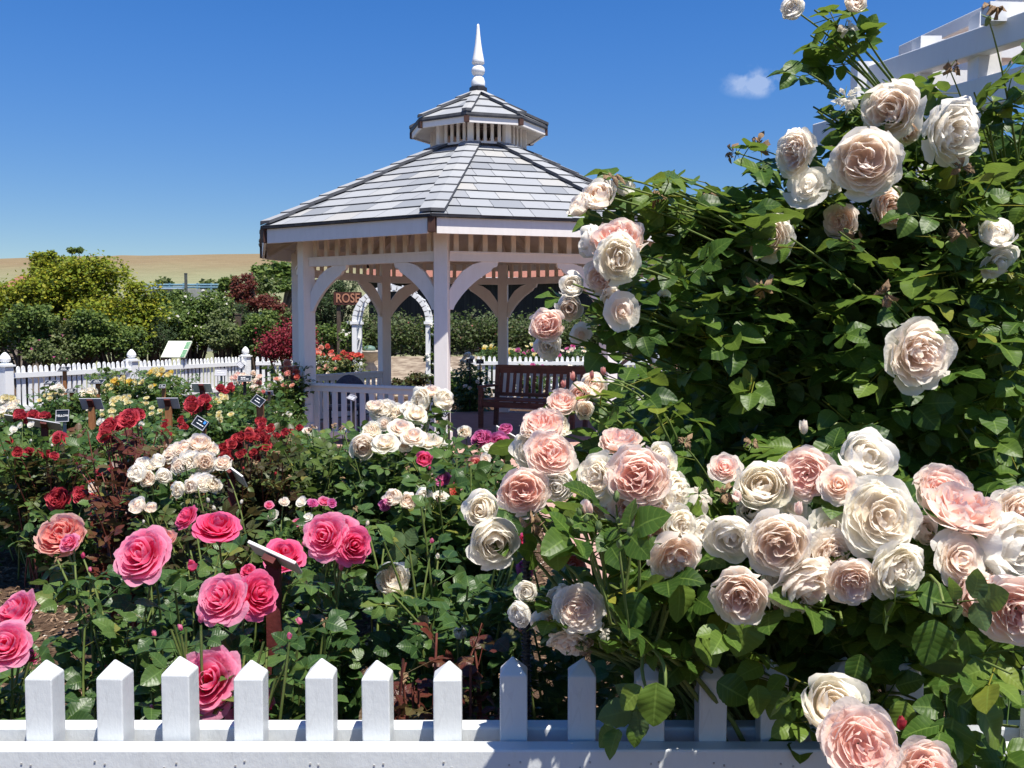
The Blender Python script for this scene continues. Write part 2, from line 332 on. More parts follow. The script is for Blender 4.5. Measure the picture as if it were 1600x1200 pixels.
def scatter(name, templates, pos, fwd, nrm, scl, mat, parent, rnd=None, origin=(0, 0, 0)):
    pos = np.asarray(pos, float); n = len(pos); fwd = norm(fwd); nrm = np.asarray(nrm, float)
    nrm = norm(nrm-fwd*np.sum(nrm*fwd, 1, keepdims=True)); side = np.cross(fwd, nrm)
    M = np.stack([side, fwd, nrm], 2)*np.asarray(scl, float).reshape(-1, 1, 1)
    if rnd is None: rnd = RNG.uniform(.05, .95, n)
    tid = RNG.integers(0, len(templates), n); Vs, Qs, As = [], [], []; off = 0
    for t, (V, Q, A) in enumerate(templates):
        ix = np.where(tid == t)[0]
        if not len(ix): continue
        vv = np.einsum('nij,kj->nki', M[ix], V)+(pos[ix]-np.asarray(origin))[:, None, :]
        aa = np.tile(A[None], (len(ix), 1, 1)); aa[:, :, 2] = np.clip(aa[:, :, 2]+rnd[ix][:, None], 0, 1)
        qq = Q[None]+(np.arange(len(ix))*len(V))[:, None, None]+off
        Vs.append(vv.reshape(-1, 3)); Qs.append(qq.reshape(-1, 4)); As.append(aa.reshape(-1, 3)); off += len(ix)*len(V)
    me = quads(name, np.concatenate(Vs), np.concatenate(Qs), np.concatenate(As))
    return link(name, me, parent, mat)
class Tubes:
    def __init__(s): s.V = []; s.Q = []; s.n = 0
    def add(s, pts, r0, r1, k=5):
        pts = np.asarray(pts, float); m = len(pts); d = norm(np.gradient(pts, axis=0)); ref = np.tile([.31, .22, .92], (m, 1)); ref[np.abs(d[:, 2]) > .9] = [.9, .3, .1]
        a = norm(np.cross(d, ref)); b = np.cross(d, a); rr = np.linspace(r0, r1, m)[:, None]
        ang = np.arange(k)*2*PI/k
        V = pts[:, None]+rr[:, None]*(a[:, None]*np.cos(ang)[None, :, None]+b[:, None]*np.sin(ang)[None, :, None])
        for i in range(m-1):
            for j in range(k): s.Q.append((s.n+i*k+j, s.n+i*k+(j+1) % k, s.n+(i+1)*k+(j+1) % k, s.n+(i+1)*k+j))
        s.V.append(V.reshape(-1, 3)); s.n += m*k
    def build(s, name, mat, parent, origin=(0, 0, 0)):
        if not s.n: return None
        return link(name, quads(name, np.concatenate(s.V)-np.asarray(origin), np.array(s.Q)), parent, mat)

# ------------------------------------------------------------------ rose blooms
def petal(r, t, phi, P0, P1, P2, P3, ha, ruff, nv, nu, wob=0., notch=.3, hf=.014):
    V = []; A = []; ph = r.uniform(0, 7); ph2 = r.uniform(0, 7); ln = r.uniform(.9, 1.08); k1 = r.uniform(2, 4.5); rv = r.uniform(0, 1); tx, ty = r.normal(0, wob, 2); skew = r.normal(0, .16); k2 = r.uniform(6, 10)
    for i in range(nv+1):
        for j in range(nu+1):
            u = j/nu*2-1; v0 = i/nv; v = v0*(1-notch*abs(u)**2.3)*ln
            b = ((1-v)**3, 3*v*(1-v)**2, 3*v*v*(1-v), v**3)
            rr = b[0]*P0[0]+b[1]*P1[0]+b[2]*P2[0]+b[3]*P3[0]; zz = b[0]*P0[1]+b[1]*P1[1]+b[2]*P2[1]+b[3]*P3[1]
            w = v0**2.5
            rr += ruff*w*np.sin(k1*u+ph)+.05*t*u*u*v+hf*v0**6*np.sin(k2*u+ph2); zz += ruff*.7*w*np.cos(k1*1.3*u+ph2)+hf*v0**6*np.cos(k2*u+ph)
            a = phi+u*ha*(.75+.25*v0)+skew*v
            V.append((rr*np.cos(a)+tx*v, rr*np.sin(a)+ty*v, zz)); A.append((t, v0, rv))
    Q = [(i*(nu+1)+j, i*(nu+1)+j+1, (i+1)*(nu+1)+j+1, (i+1)*(nu+1)+j) for i in range(nv) for j in range(nu)]
    return V, Q, A
def lerp(a, b, t): return a+(b-a)*t
def bloom_mesh(kind, seed):
    r = np.random.default_rng(seed); V, Q, A = [], [], []; cup = r.uniform(.7, 1.3); opn = r.uniform(.75, 1.25)
    if kind == 'cup': counts, nv, nu = [3, 4, 5, 6, 6, 7, 7, 7, 7], 6, 8
    elif kind == 'tea': counts, nv, nu = [3, 3, 4, 5, 6, 6, 7], 6, 8
    elif kind == 'side': counts, nv, nu = [3, 4, 5, 6, 6, 6], 6, 6
    elif kind == 'loose': counts, nv, nu = [3, 4, 6, 7], 3, 4
    elif kind == 'pom': counts, nv, nu = [4, 6, 7, 8, 8], 3, 3
    elif kind == 'bud': counts, nv, nu = [3, 3, 4], 6, 5
    n = len(counts)
    for i, c in enumerate(counts):
        t = i/(n-1); ph0 = r.uniform(0, 7)
        for kk in range(c):
            tt = np.clip(t+r.normal(0, .035), 0, 1.04); phi = ph0+2*PI*kk/c+r.normal(0, .16)
            if kind in ('cup', 'pom'):
                q = tt**(.85*opn); rt = lerp(.09, 1.0, q)*r.uniform(.93, 1.06); zt = lerp(.50, .20, tt**1.6)*cup+r.normal(0, .03)
                P0 = (.03+.12*tt, -.12); P1 = (lerp(.14, .72, q), lerp(.05, -.20, tt)); P2 = (lerp(.16, .98, q), lerp(.40, .05, tt)); P3 = (rt+.04*tt, zt)
                ha = lerp(1.15, .52, tt)*r.uniform(.85, 1.15); ruff = lerp(.075, .06, tt); wob = lerp(.17, .03, tt)
                if tt > .85: P3 = (P3[0]+r.uniform(-.06, .10), P3[1]-r.uniform(-.08, .26))
            elif kind == 'tea':
                q = tt**.85; P0 = (.03+.07*tt, -.1); P1 = (lerp(.22, .55, q), lerp(.2, -.05, tt)); P2 = (lerp(.18, .82, q), lerp(.62, .34, tt)); P3 = (lerp(.06, 1.06, q)*r.uniform(.92, 1.06), lerp(.82, .20, tt**1.3)+r.normal(0, .04))
                ha = lerp(1.35, .62, tt)*r.uniform(.85, 1.1); ruff = lerp(.015, .065, tt); wob = .02
            elif kind == 'side':
                q = tt; P0 = (.04+.08*tt, -.15); P1 = (lerp(.3, .85, q), lerp(.1, -.15, tt)); P2 = (lerp(.26, .82, q), lerp(.6, .4, tt)); P3 = (lerp(.1, .84, q)*r.uniform(.9, 1.1), lerp(.85, .72, tt)+r.normal(0, .06))
                ha = lerp(1.3, .66, tt); ruff = lerp(.03, .07, tt); wob = .04
            elif kind == 'loose':
                q = tt; P0 = (.04+.1*tt, -.1); P1 = (lerp(.22, .7, q), lerp(.15, -.1, tt)); P2 = (lerp(.2, .9, q), lerp(.5, .2, tt)); P3 = (lerp(.08, 1.05, q), lerp(.62, .22, tt)+r.normal(0, .05))
                ha = lerp(1.2, .6, tt); ruff = .05; wob = .04
            else:
                q = tt; P0 = (.04+.05*tt, -.5); P1 = (lerp(.38, .5, q), -.35); P2 = (lerp(.42, .52, q), .25); P3 = (lerp(.05, .2+.3*(kk == 0), q), lerp(1.0, .88, tt))
                ha = 1.15; ruff = .02; wob = .01
            v_, q_, a_ = petal(r, min(tt, 1), phi, P0, P1, P2, P3, ha, ruff, nv, nu, wob, .16 if kind != 'tea' else .3)
            Q += [tuple(x+len(V) for x in f) for f in q_]; V += v_; A += a_
    V = np.array(V)
    if kind != 'bud': V = V/np.percentile(np.hypot(V[:, 0], V[:, 1]), 99)
    return quads('rose_bloom', V, Q, A)
BM = {'cup': [bloom_mesh('cup', 100+i) for i in range(15)], 'tea': [bloom_mesh('tea', 200+i) for i in range(7)], 'side': [bloom_mesh('side', 300+i) for i in range(5)],
      'loose': [bloom_mesh('loose', 400+i) for i in range(5)], 'pom': [bloom_mesh('pom', 450+i) for i in range(4)], 'bud': [bloom_mesh('bud', 500+i) for i in range(3)]}
def calyx_mesh(kind):
    r = np.random.default_rng(5); V, Q, A = [], [], []
    for kk in range(5):
        v_, q_, a_ = petal(r, .5, kk*2*PI/5, (.05, -.32), (.30, -.30), (.42, -.18) if kind == 'open' else (.5, -.3), (.72, -.30) if kind == 'open' else (.52, .35), .42, .02, 4, 2, .02, .9)
        Q += [tuple(x+len(V) for x in f) for f in q_]; V += v_; A += a_
    n = 8; b = len(V)
    for rr, z in ((.07, -.75), (.16, -.5), (.17, -.36), (.10, -.22)):
        for i in range(n): V.append((rr*math.cos(2*PI*i/n), rr*math.sin(2*PI*i/n), z)); A.append((0, 0, .5))
    for j in range(3):
        for i in range(n): Q.append((b+j*n+i, b+j*n+(i+1) % n, b+(j+1)*n+(i+1) % n, b+(j+1)*n+i))
    me = quads('calyx', np.array(V), Q, A); me.materials.append(M_sepal); return me
CX = {'open': calyx_mesh('open'), 'bud': calyx_mesh('bud')}
def spent_mesh(seed):
    r = np.random.default_rng(seed); V, Q, A = [], [], []
    for kk in range(9):
        z = r.uniform(-.1, .7)
        v_, q_, a_ = petal(r, r.uniform(0, 1), r.uniform(0, 7), (.06, .1), (.3, .35), (r.uniform(.25, .6), .5), (r.uniform(.2, .9), z-.4), .35, .14, 4, 3, .1)
        Q += [tuple(x+len(V) for x in f) for f in q_]; V += v_; A += a_
    me = quads('spent_bloom', np.array(V), Q, A); return me
SPM = [spent_mesh(600+i) for i in range(4)]
def frame(n, roll):
    n = Vector(n).normalized(); q = n.to_track_quat('Z', 'Y'); return (q.to_matrix() @ Matrix.Rotation(roll, 3, 'Z')).to_euler()
def facing(yaw, pitch): y, p = R(yaw), R(pitch); return np.array([math.sin(y)*math.cos(p), -math.cos(y)*math.cos(p), math.sin(p)])
HERO = []        # discs (px, py, radius, depth) kept clear of leaves standing in front of them
def put_bloom(rt, base, p, diam, yaw, pitch, kind, mat, calyx=True, name=None, squash=1.):
    n = facing(yaw, pitch); s = diam/2; rot = frame(n, random.uniform(0, 6.28)); loc = np.asarray(p)-n*s*(.25 if kind != 'bud' else .2)-base
    nm = name or ('rose_bud' if kind == 'bud' else 'spent_bloom' if kind == 'spent' else 'rose_bloom')
    me = random.choice(SPM if kind == 'spent' else BM[kind])
    o = link(nm, me, rt, mat, loc, rot, (s*random.uniform(.92, 1.06), s*random.uniform(.92, 1.06), s*squash*random.uniform(.85, 1.15)))
    if calyx: link('calyx', CX['bud' if kind == 'bud' else 'open'], o, M_sepal, scale=(.8, .8, .8) if kind == 'bud' else (1, 1, 1))
    return np.asarray(p)-n*s*.9, -n
def bez(a, b, c, n=9):
    t = np.linspace(0, 1, n)[:, None]; return (1-t)**2*np.asarray(a)+2*t*(1-t)*np.asarray(b)+t*t*np.asarray(c)
def clear(pos, marg=1.0):
    """False where a leaf at pos would stand in front of a flower"""
    px, py, z = proj(pos); ok = np.ones(len(pos), bool)
    for hx, hy, hr, hd in HERO:
        ok &= ~(((px-hx)**2+(py-hy)**2 < (hr*marg)**2) & (z < hd+.03) & (z > hd-1.2))
    return ok

# ================================================================== THE SETTING
def sheet(name, poly, z, mat):
    me = bpy.data.meshes.new(name); me.from_pydata([(x, y, z) for x, y in poly], [], [tuple(range(len(poly)))]); me.update()
    return tag(link(name, me, None, mat), kind='structure')
k = N('garden_soil'); pz = k.obj()
a = k.noise(2.2, 6); b = k.noise(38, 8, None, .7); vo = k.n('TexVoronoi'); vo.inputs['Scale'].default_value = 55; k.l(k.scaled((1, 2.2, 1)), vo.inputs['Vector'])
c = k.ramp(b, [(.3, (.055, .032, .02)), (.55, (.15, .092, .058)), (.75, (.26, .175, .115))]); c = k.mix(k.math('MULTIPLY', a, .5), c, (.11, .072, .05))
chip = k.math('LESS_THAN', vo.outputs['Color'], .12); c = k.mix(k.math('MULTIPLY', chip, .6), c, (.38, .29, .20))
M_soil = k.done(k.bsdf(c, .95, .1, k.bump(k.math('ADD', b, k.math('MULTIPLY', vo.outputs['Distance'], -.8)), .9, .03)))
k = N('pink_brick'); br = k.n('TexBrick'); k.l(k.obj(), br.inputs['Vector']); br.inputs['Scale'].default_value = 4.6
for i, cc in ((1, (.36, .185, .145)), (2, (.46, .27, .22)), (3, (.30, .24, .2))): br.inputs[i].default_value = (*cc, 1)
br.inputs['Mortar Size'].default_value = .012; c = k.mix(k.math('MULTIPLY', k.noise(9, 5), .5), br.outputs['Color'], (.5, .36, .31))
M_brick = k.done(k.bsdf(c, .85, .2, k.bump(br.outputs['Fac'], -.3, .01)))
M_pale = two('pale_gravel', (.14, .10, .07), (.34, .28, .21), 4, .95, .5, .02)
k = N('dry_hill_grass'); z = k.n('SeparateXYZ'); k.l(k.obj(), z.inputs[0])
hgt = k.math('ADD', z.outputs[2], k.math('MULTIPLY', k.math('SUBTRACT', k.noise(.05, 5), .5), 5.))
n1 = k.noise(.9, 8, k.scaled((.35, 1, 1)), .7); n2 = k.noise(.12, 5)
brown = k.mix(n1, (.11, .078, .045), (.31, .235, .145)); brown = k.mix(k.math('MULTIPLY', n2, .6), brown, (.20, .16, .09))
green = k.mix(n1, (.13, .15, .08), (.29, .28, .17))
c = k.mix(k.ramp(k.math('DIVIDE', hgt, 14.), [(.50, (0, 0, 0)), (.78, (1, 1, 1))]), green, brown)
M_hill = k.done(k.bsdf(c, 1., .05, k.bump(k.noise(3, 8), .6, .3)))
M_lawn = two('dry_verge', (.14, .12, .06), (.28, .23, .13), 1.5, 1., .4, .03, 8)

sheet('ground', [(-400, -60), (400, -60), (400, 420), (-400, 420)], 0., M_soil)
def hill_z(x, y):
    s = np.clip((y-40)/120., 0, 1); s = s*s*(3-2*s)
    lat = np.clip(1-((x+30)/170.)**2*.55, .25, 1.)
    return 14.6*s*lat*(1+.03*np.sin(x*.03+1))+.25*np.sin(x*.11)*np.sin(y*.07)*s-.05+.8*np.clip((y-26)/1.3, 0, 1)*np.clip(1-(y-40)/60, 0, 1)+np.where(y > 160, -.02*(y-160), 0)
gx, gy = np.linspace(-260, 260, 150), np.concatenate([np.linspace(26, 170, 90), np.linspace(180, 380, 20)])
X, Y = np.meshgrid(gx, gy); Z = hill_z(X, Y)+RNG.normal(0, .05, X.shape)*(Y > 45)+.02
nx = len(gx); Q = [(j*nx+i, j*nx+i+1, (j+1)*nx+i+1, (j+1)*nx+i) for j in range(len(gy)-1) for i in range(nx-1)]
tag(link('hill', quads('hill', np.stack([X.ravel(), Y.ravel(), Z.ravel()], 1), Q), None, M_hill), kind='structure')
sheet('path', [(.35, 4.5), (4.5, 4.2), (4.5, 11.6), (1.3, 11.7), (-.6, 11.7), (-.4, 10.2), (.2, 8.)], .012, M_brick)
me = bpy.data.meshes.new('gravel_walk'); me.from_pydata([(-3.7, 22.4, .012), (.6, 22.4, .012), (3., 27.2, .86), (-4.2, 27.2, .86)], [], [(0, 1, 2, 3)]); tag(link('gravel_walk', me, None, M_pale), kind='structure')


# ------------------------------------------------------------------ gazebo
GX, GY, GA = -52/F*14.4, 14.4, -7.
g = root('gazebo', (GX, GY, 0), 'white octagonal gazebo with grey shingled two-tier roof and tall spire', 'gazebo')
def gp(rad, az, z=0.): a = R(az); return Vector((rad*math.sin(a), -rad*math.cos(a), z))
def az(i): return GA+45*i
RP, RE = 2.88, 3.46; RC, RCE = .70, 1.03
mb = MB(); pts = [gp(3.15, az(i)) for i in range(8)]; mb.add([(p.x, p.y, .02) for p in pts]+[(p.x, p.y, .075) for p in pts], [tuple(range(8, 16))]+[(i, (i+1) % 8, 8+(i+1) % 8, 8+i) for i in range(8)]); mb.build('floor', M_brick, g)
for i in range(8):
    p = gp(RP, az(i)); MB().box((0, 0, 1.44), (.175, .175, 2.72)).box((0, 0, .2), (.22, .22, .25)).build('post', M_white, g, p, bevel=.008).rotation_euler = (0, 0, R(az(i)))
ZE, ZT = 2.915, 4.285; NC = 10
shg = MB()
for i in range(8):
    a0, a1 = az(i), az(i+1); am = R((a0+a1)/2); out = Vector((math.sin(am), -math.cos(am), 0)); ex = Vector((math.cos(am), math.sin(am), 0)); cb = math.cos(R(22.5)); tb = math.tan(R(22.5))
    ri, ro = RC*cb, (RE+.05)*cb; run = ro-ri; sl = Vector((-out.x*run, -out.y*run, ZT-ZE)); up = ex.cross(sl); up.normalize()
    if up.z < 0: up = -up
    def pt(s, u, h): q = out*ro+Vector((0, 0, ZE))+sl*s+ex*u+up*h; return q
    def hw(s): return (ro-run*s)*tb
    for j in range(NC):
        s0, s1 = j/NC, min((j+1)/NC+.03, 1.); x = -hw(s0)-random.uniform(0, .3)
        while x < hw(s0):
            w = random.uniform(.26, .52); a_, b_ = max(x, -hw(s0)), min(x+w-.006, hw(s0)); x += w
            if b_-a_ < .02: continue
            c_, d_ = max(a_, -hw(s1)), min(b_, hw(s1))
            if d_ <= c_: c_ = d_ = max(min((a_+b_)/2, hw(s1)), -hw(s1)); d_ += .002
            jt = random.uniform(-.006, .006); h0 = .032; h1 = .010
            vs = [pt(s0+jt*.5, a_, .006), pt(s0+jt*.5, b_, .006), pt(s1, d_, .0), pt(s1, c_, .0), pt(s0+jt*.5, a_, h0), pt(s0+jt*.5, b_, h0), pt(s1, d_, h1), pt(s1, c_, h1)]
            b = len(shg.v); shg.add(vs, [(4, 5, 6, 7)], random.random(), 0); shg.add(vs, [(0, 1, 5, 4), (1, 2, 6, 5), (3, 0, 4, 7)], 0, 1)
o = shg.build('roof', M_shingle, g, mats=[M_shedge])
def hipcap(rt, r0, z0, r1, z1, a, n, wid, name='hip_cap'):
    m = MB(); d = gp(1, a); side = Vector((math.cos(R(a)), math.sin(R(a)), 0))
    A, B = d*r0+Vector((0, 0, z0)), d*r1+Vector((0, 0, z1)); drop = wid*.22
    for j in range(n):
        p, q = A.lerp(B, j/n), A.lerp(B, min((j+1)/n+.03, 1)); rn = random.uniform(.1, .95)
        for s in (-1, 1):
            wo = Vector((d.x*-.40*wid, d.y*-.40*wid, 0))
            v = [p+Vector((0, 0, .035)), p+side*s*wid-d*wid*.40+Vector((0, 0, .035-.0)), q+side*s*wid*.98-d*wid*.40+Vector((0, 0, .012)), q+Vector((0, 0, .012))]
            t = [x+Vector((0, 0, .04)) for x in v]
            if s < 0: v, t = [v[i] for i in (1, 0, 3, 2)], [t[i] for i in (1, 0, 3, 2)]
            m.add(v+t, [(4, 5, 6, 7)], rn, 0); m.add(v+t, [(0, 1, 5, 4), (1, 2, 6, 5), (2, 3, 7, 6), (3, 0, 4, 7)], 0, 1)
    m.build(name, M_shingle, rt, mats=[M_shedge])
for i in range(8): hipcap(g, RE+.06, ZE+.02, RC, ZT+.02, az(i), NC, .15)
# roof deck, seen from below
mb = MB()
for i in range(8):
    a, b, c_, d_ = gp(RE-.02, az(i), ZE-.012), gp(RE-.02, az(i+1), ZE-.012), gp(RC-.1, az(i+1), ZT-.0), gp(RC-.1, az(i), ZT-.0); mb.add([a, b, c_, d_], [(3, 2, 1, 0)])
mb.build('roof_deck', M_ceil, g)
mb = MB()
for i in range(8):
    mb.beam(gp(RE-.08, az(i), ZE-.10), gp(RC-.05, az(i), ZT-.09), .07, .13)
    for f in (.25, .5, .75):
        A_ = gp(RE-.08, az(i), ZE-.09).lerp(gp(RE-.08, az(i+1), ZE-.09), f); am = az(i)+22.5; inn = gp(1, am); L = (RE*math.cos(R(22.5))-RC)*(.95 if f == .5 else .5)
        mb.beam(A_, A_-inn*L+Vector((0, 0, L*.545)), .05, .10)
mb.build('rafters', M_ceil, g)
for i in range(8):
    a, b = gp(RE, az(i)), gp(RE, az(i+1)); d = (b-a).normalized()
    MB().beam(a+d*.055+Vector((0, 0, ZE-.105)), b-d*.055+Vector((0, 0, ZE-.105)), .035, .185).build('fascia', M_white, g)
    MB().box((0, 0, 0), (.085, .075, .175)).build('rafter_end', M_brown, g, gp(RE+.0, az(i), ZE-.095)).rotation_euler = (0, 0, R(az(i)))
    MB().beam(a*1.012+Vector((0, 0, ZE+.003)), b*1.012+Vector((0, 0, ZE+.003)), .04, .022).build('drip_edge', M_dark, g)
# bays
BW = 2*RP*math.sin(R(22.5))
# a solid sawn bracket: convex back against the corner left open, concave front
def solid_bracket():
    front = [(.07+.46*lerp(1-math.cos(PI/2*j/9), j/9, .68), -.55+.43*lerp(math.sin(PI/2*j/9), j/9, .68)) for j in range(10)]
    back = [(.42, 0.), (.30, -.035), (.17, -.12), (.075, -.24), (.0, -.36)]
    return [(0, -.60), (.05, -.60)]+front+[(.56, -.075), (.61, -.06), (.63, 0.)]+back
SB = solid_bracket()
for i in range(8):
    a, b = gp(RP, az(i)), gp(RP, az(i+1)); d = (b-a).normalized(); out = gp(1, az(i)+22.5); e = .0875
    A_, B_ = a+d*e, b-d*e; Zv = lambda z: Vector((0, 0, z))
    fr = root('frieze', (0, 0, 0), None, None); fr.parent = g
    MB().beam(A_+Zv(2.49), B_+Zv(2.49), .085, .105).beam(A_+Zv(2.548), B_+Zv(2.548), .12, .02).build('lower_rail', M_white, fr)
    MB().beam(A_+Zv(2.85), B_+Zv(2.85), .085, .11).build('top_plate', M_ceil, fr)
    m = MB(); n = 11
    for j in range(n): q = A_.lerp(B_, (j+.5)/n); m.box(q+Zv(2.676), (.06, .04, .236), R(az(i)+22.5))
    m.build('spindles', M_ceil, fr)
    for s, o0, ex in ((0, A_, d), (1, B_, -d)):
        MB().prism(SB, o0+Zv(2.437), ex, Vector((0, 0, 1)), out, .05).build('bracket', M_white, g)
    if i not in (0, 4):      # railings, open at the front and towards the arch
        rl = root('railing', (0, 0, 0), None, None); rl.parent = g
        MB().beam(A_+Zv(.853), B_+Zv(.853), .13, .035).beam(A_+Zv(.80), B_+Zv(.80), .06, .075).build('handrail', M_white, rl, bevel=.005)
        MB().beam(A_+Zv(.19), B_+Zv(.19), .07, .09).build('bottom_rail', M_white, rl)
        m = MB(); n = 13
        for j in range(n): q = A_.lerp(B_, (j+.5)/n); m.box(q+Zv(.498), (.075, .03, .53), R(az(i)+22.5))
        m.build('balusters', M_white, rl)
# cupola
cu = root('cupola', (0, 0, 0), None, None); cu.parent = g
for i in range(8):
    a, b = gp(RC, az(i)), gp(RC, az(i+1)); d = (b-a).normalized(); zb, zt = 4.27, 4.66
    m = MB(); m.box(a+Vector((0, 0, (zb+zt)/2)), (.085, .085, zt-zb), R(az(i)))
    for j in range(4): m.box(a.lerp(b, (j+1)/5)+Vector((0, 0, (zb+zt)/2)), (.045, .03, zt-zb), R(az(i)+22.5))
    m.beam(a+Vector((0, 0, 4.33)), b+Vector((0, 0, 4.33)), .05, .04); m.build('louvre_wall', M_white, cu)
    fa, fb = gp(RCE, az(i), 4.585), gp(RCE, az(i+1), 4.585); dd = (fb-fa).normalized()
    MB().beam(fa+dd*.03, fb-dd*.03, .03, .085).build('fascia', M_white, cu)
    MB().box((0, 0, 0), (.075, .06, .09)).build('rafter_end', M_brown, cu, gp(RCE+.005, az(i), 4.588)).rotation_euler = (0, 0, R(az(i)))
    MB().beam(fa*1.0+Vector((0, 0, .052)), fb+Vector((0, 0, .052)), .075, .022).build('drip_edge', M_dark, cu)
m = MB()
for i in range(8): m.add([gp(RC*.98, az(i), 4.30), gp(RC*.98, az(i+1), 4.30), gp(RC*1.08, az(i+1), 4.285), gp(RC*1.08, az(i), 4.285), gp(RC*1.0, az(i), 4.35), gp(RC*1.0, az(i+1), 4.35)], [(0, 1, 2, 3), (3, 2, 5, 4)])
m.build('dark_curb', M_dark, cu)
m = MB(); sf = MB()
for i in range(8):
    sf.add([gp(RCE, az(i), 4.56), gp(RCE, az(i+1), 4.56), gp(RC-.02, az(i+1), 4.63), gp(RC-.02, az(i), 4.63)], [(3, 2, 1, 0)])
    for j in range(3):
        s0, s1 = j/3, min((j+1)/3+.04, 1); r0, r1 = lerp(1.07, .06, s0), lerp(1.07, .06, s1); z0, z1 = lerp(4.645, 5.18, s0), lerp(4.645, 5.18, s1)
        cuts = [0, .33+random.uniform(-.1, .1), .68+random.uniform(-.1, .1), 1] if j < 2 else [0, .5, 1]
        for u, w in zip(cuts[:-1], cuts[1:]):
            L0, R0, L1, R1 = (gp(r0, az(i), z0).lerp(gp(r0, az(i+1), z0), u), gp(r0, az(i), z0).lerp(gp(r0, az(i+1), z0), w), gp(r1, az(i), z1).lerp(gp(r1, az(i+1), z1), u), gp(r1, az(i), z1).lerp(gp(r1, az(i+1), z1), w))
            U, U2 = Vector((0, 0, .04)), Vector((0, 0, .012)); vs = [L0, R0, R1, L1, L0+U, R0+U, R1+U2, L1+U2]
            m.add(vs, [(4, 5, 6, 7)], random.random(), 0); m.add(vs, [(0, 1, 5, 4)], 0, 1)
m.build('roof', M_shingle, cu, mats=[M_shedge]); sf.build('soffit', M_ceil, cu)
for i in range(8): hipcap(cu, 1.08, 4.66, .08, 5.19, az(i), 3, .07)
fn = MB().lathe([(.135, 5.12), (.135, 5.285), (.06, 5.29)], n=8).build('spire_collar', M_dark, cu)
MB().lathe([(.10, 5.235), (.105, 5.27), (.104, 5.33), (.085, 5.39), (.066, 5.405), (.062, 5.425), (.085, 5.445), (.102, 5.48), (.104, 5.51), (.092, 5.55), (.068, 5.575), (.064, 5.60), (.09, 5.615), (.097, 5.63), (.088, 5.68), (.066, 5.80), (.046, 5.94), (.031, 6.08), (.021, 6.20), (.018, 6.225), (.010, 6.24)], n=24, zmap=(5.235, 5.285)).build('spire', M_far, cu, smooth=True)

# ------------------------------------------------------------------ front picket fence
FY = 1.60
ff = root('picket_fence', (0, FY, 0), 'near white picket fence with thick pointed square pickets along the bottom of the view', 'fence')
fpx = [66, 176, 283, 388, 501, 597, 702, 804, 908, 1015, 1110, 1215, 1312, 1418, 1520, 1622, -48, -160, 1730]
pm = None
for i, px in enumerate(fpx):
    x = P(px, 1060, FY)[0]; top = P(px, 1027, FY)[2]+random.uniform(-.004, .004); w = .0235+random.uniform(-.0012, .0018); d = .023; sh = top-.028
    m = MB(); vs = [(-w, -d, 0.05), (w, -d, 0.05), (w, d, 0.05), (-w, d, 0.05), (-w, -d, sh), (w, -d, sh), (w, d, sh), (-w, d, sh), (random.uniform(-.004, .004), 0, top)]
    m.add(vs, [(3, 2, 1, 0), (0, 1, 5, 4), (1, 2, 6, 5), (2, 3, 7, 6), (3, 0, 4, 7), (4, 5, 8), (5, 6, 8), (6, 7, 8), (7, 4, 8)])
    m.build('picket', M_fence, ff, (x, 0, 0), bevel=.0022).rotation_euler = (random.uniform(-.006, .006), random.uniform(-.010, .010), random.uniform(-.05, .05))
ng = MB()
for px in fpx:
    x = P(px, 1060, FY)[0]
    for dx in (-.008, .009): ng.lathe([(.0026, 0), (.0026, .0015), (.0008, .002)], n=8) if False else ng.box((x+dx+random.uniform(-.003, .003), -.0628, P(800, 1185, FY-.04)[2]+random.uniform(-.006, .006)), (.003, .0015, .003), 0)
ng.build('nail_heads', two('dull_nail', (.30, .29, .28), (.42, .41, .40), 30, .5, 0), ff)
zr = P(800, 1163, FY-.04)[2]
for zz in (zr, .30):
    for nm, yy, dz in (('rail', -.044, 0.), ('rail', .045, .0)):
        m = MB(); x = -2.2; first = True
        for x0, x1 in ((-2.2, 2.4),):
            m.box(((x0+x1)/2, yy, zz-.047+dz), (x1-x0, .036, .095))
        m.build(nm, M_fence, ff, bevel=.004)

# ------------------------------------------------------------------ far picket fence
FP = [np.array([-8.36, 15.3]), np.array([-7.42, 18.1]), np.array([-6.2, 21.6]), np.array([-2.65, 21.9])]
F0 = FP[0]-(FP[1]-FP[0])*1.2
f2 = root('picket_fence', (-7.4, 18.1, 0), 'far white picket fence with acorn topped posts behind the yellow and red roses', 'fence')
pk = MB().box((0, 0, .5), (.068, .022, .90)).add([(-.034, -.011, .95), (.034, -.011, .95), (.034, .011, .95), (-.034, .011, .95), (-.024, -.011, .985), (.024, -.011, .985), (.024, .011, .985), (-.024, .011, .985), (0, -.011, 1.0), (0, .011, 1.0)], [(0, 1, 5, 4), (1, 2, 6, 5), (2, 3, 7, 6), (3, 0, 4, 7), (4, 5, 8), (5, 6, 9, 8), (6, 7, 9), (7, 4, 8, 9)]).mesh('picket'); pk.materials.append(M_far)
ps = MB().box((0, 0, .5), (.17, .17, 1.0)).box((0, 0, 1.01), (.22, .22, .03)).box((0, 0, 1.035), (.15, .15, .03)).lathe([(.05, 1.045), (.055, 1.06), (.085, 1.09), (.088, 1.12), (.075, 1.16), (.045, 1.20), (.012, 1.23)], n=16).mesh('post'); ps.materials.append(M_far)
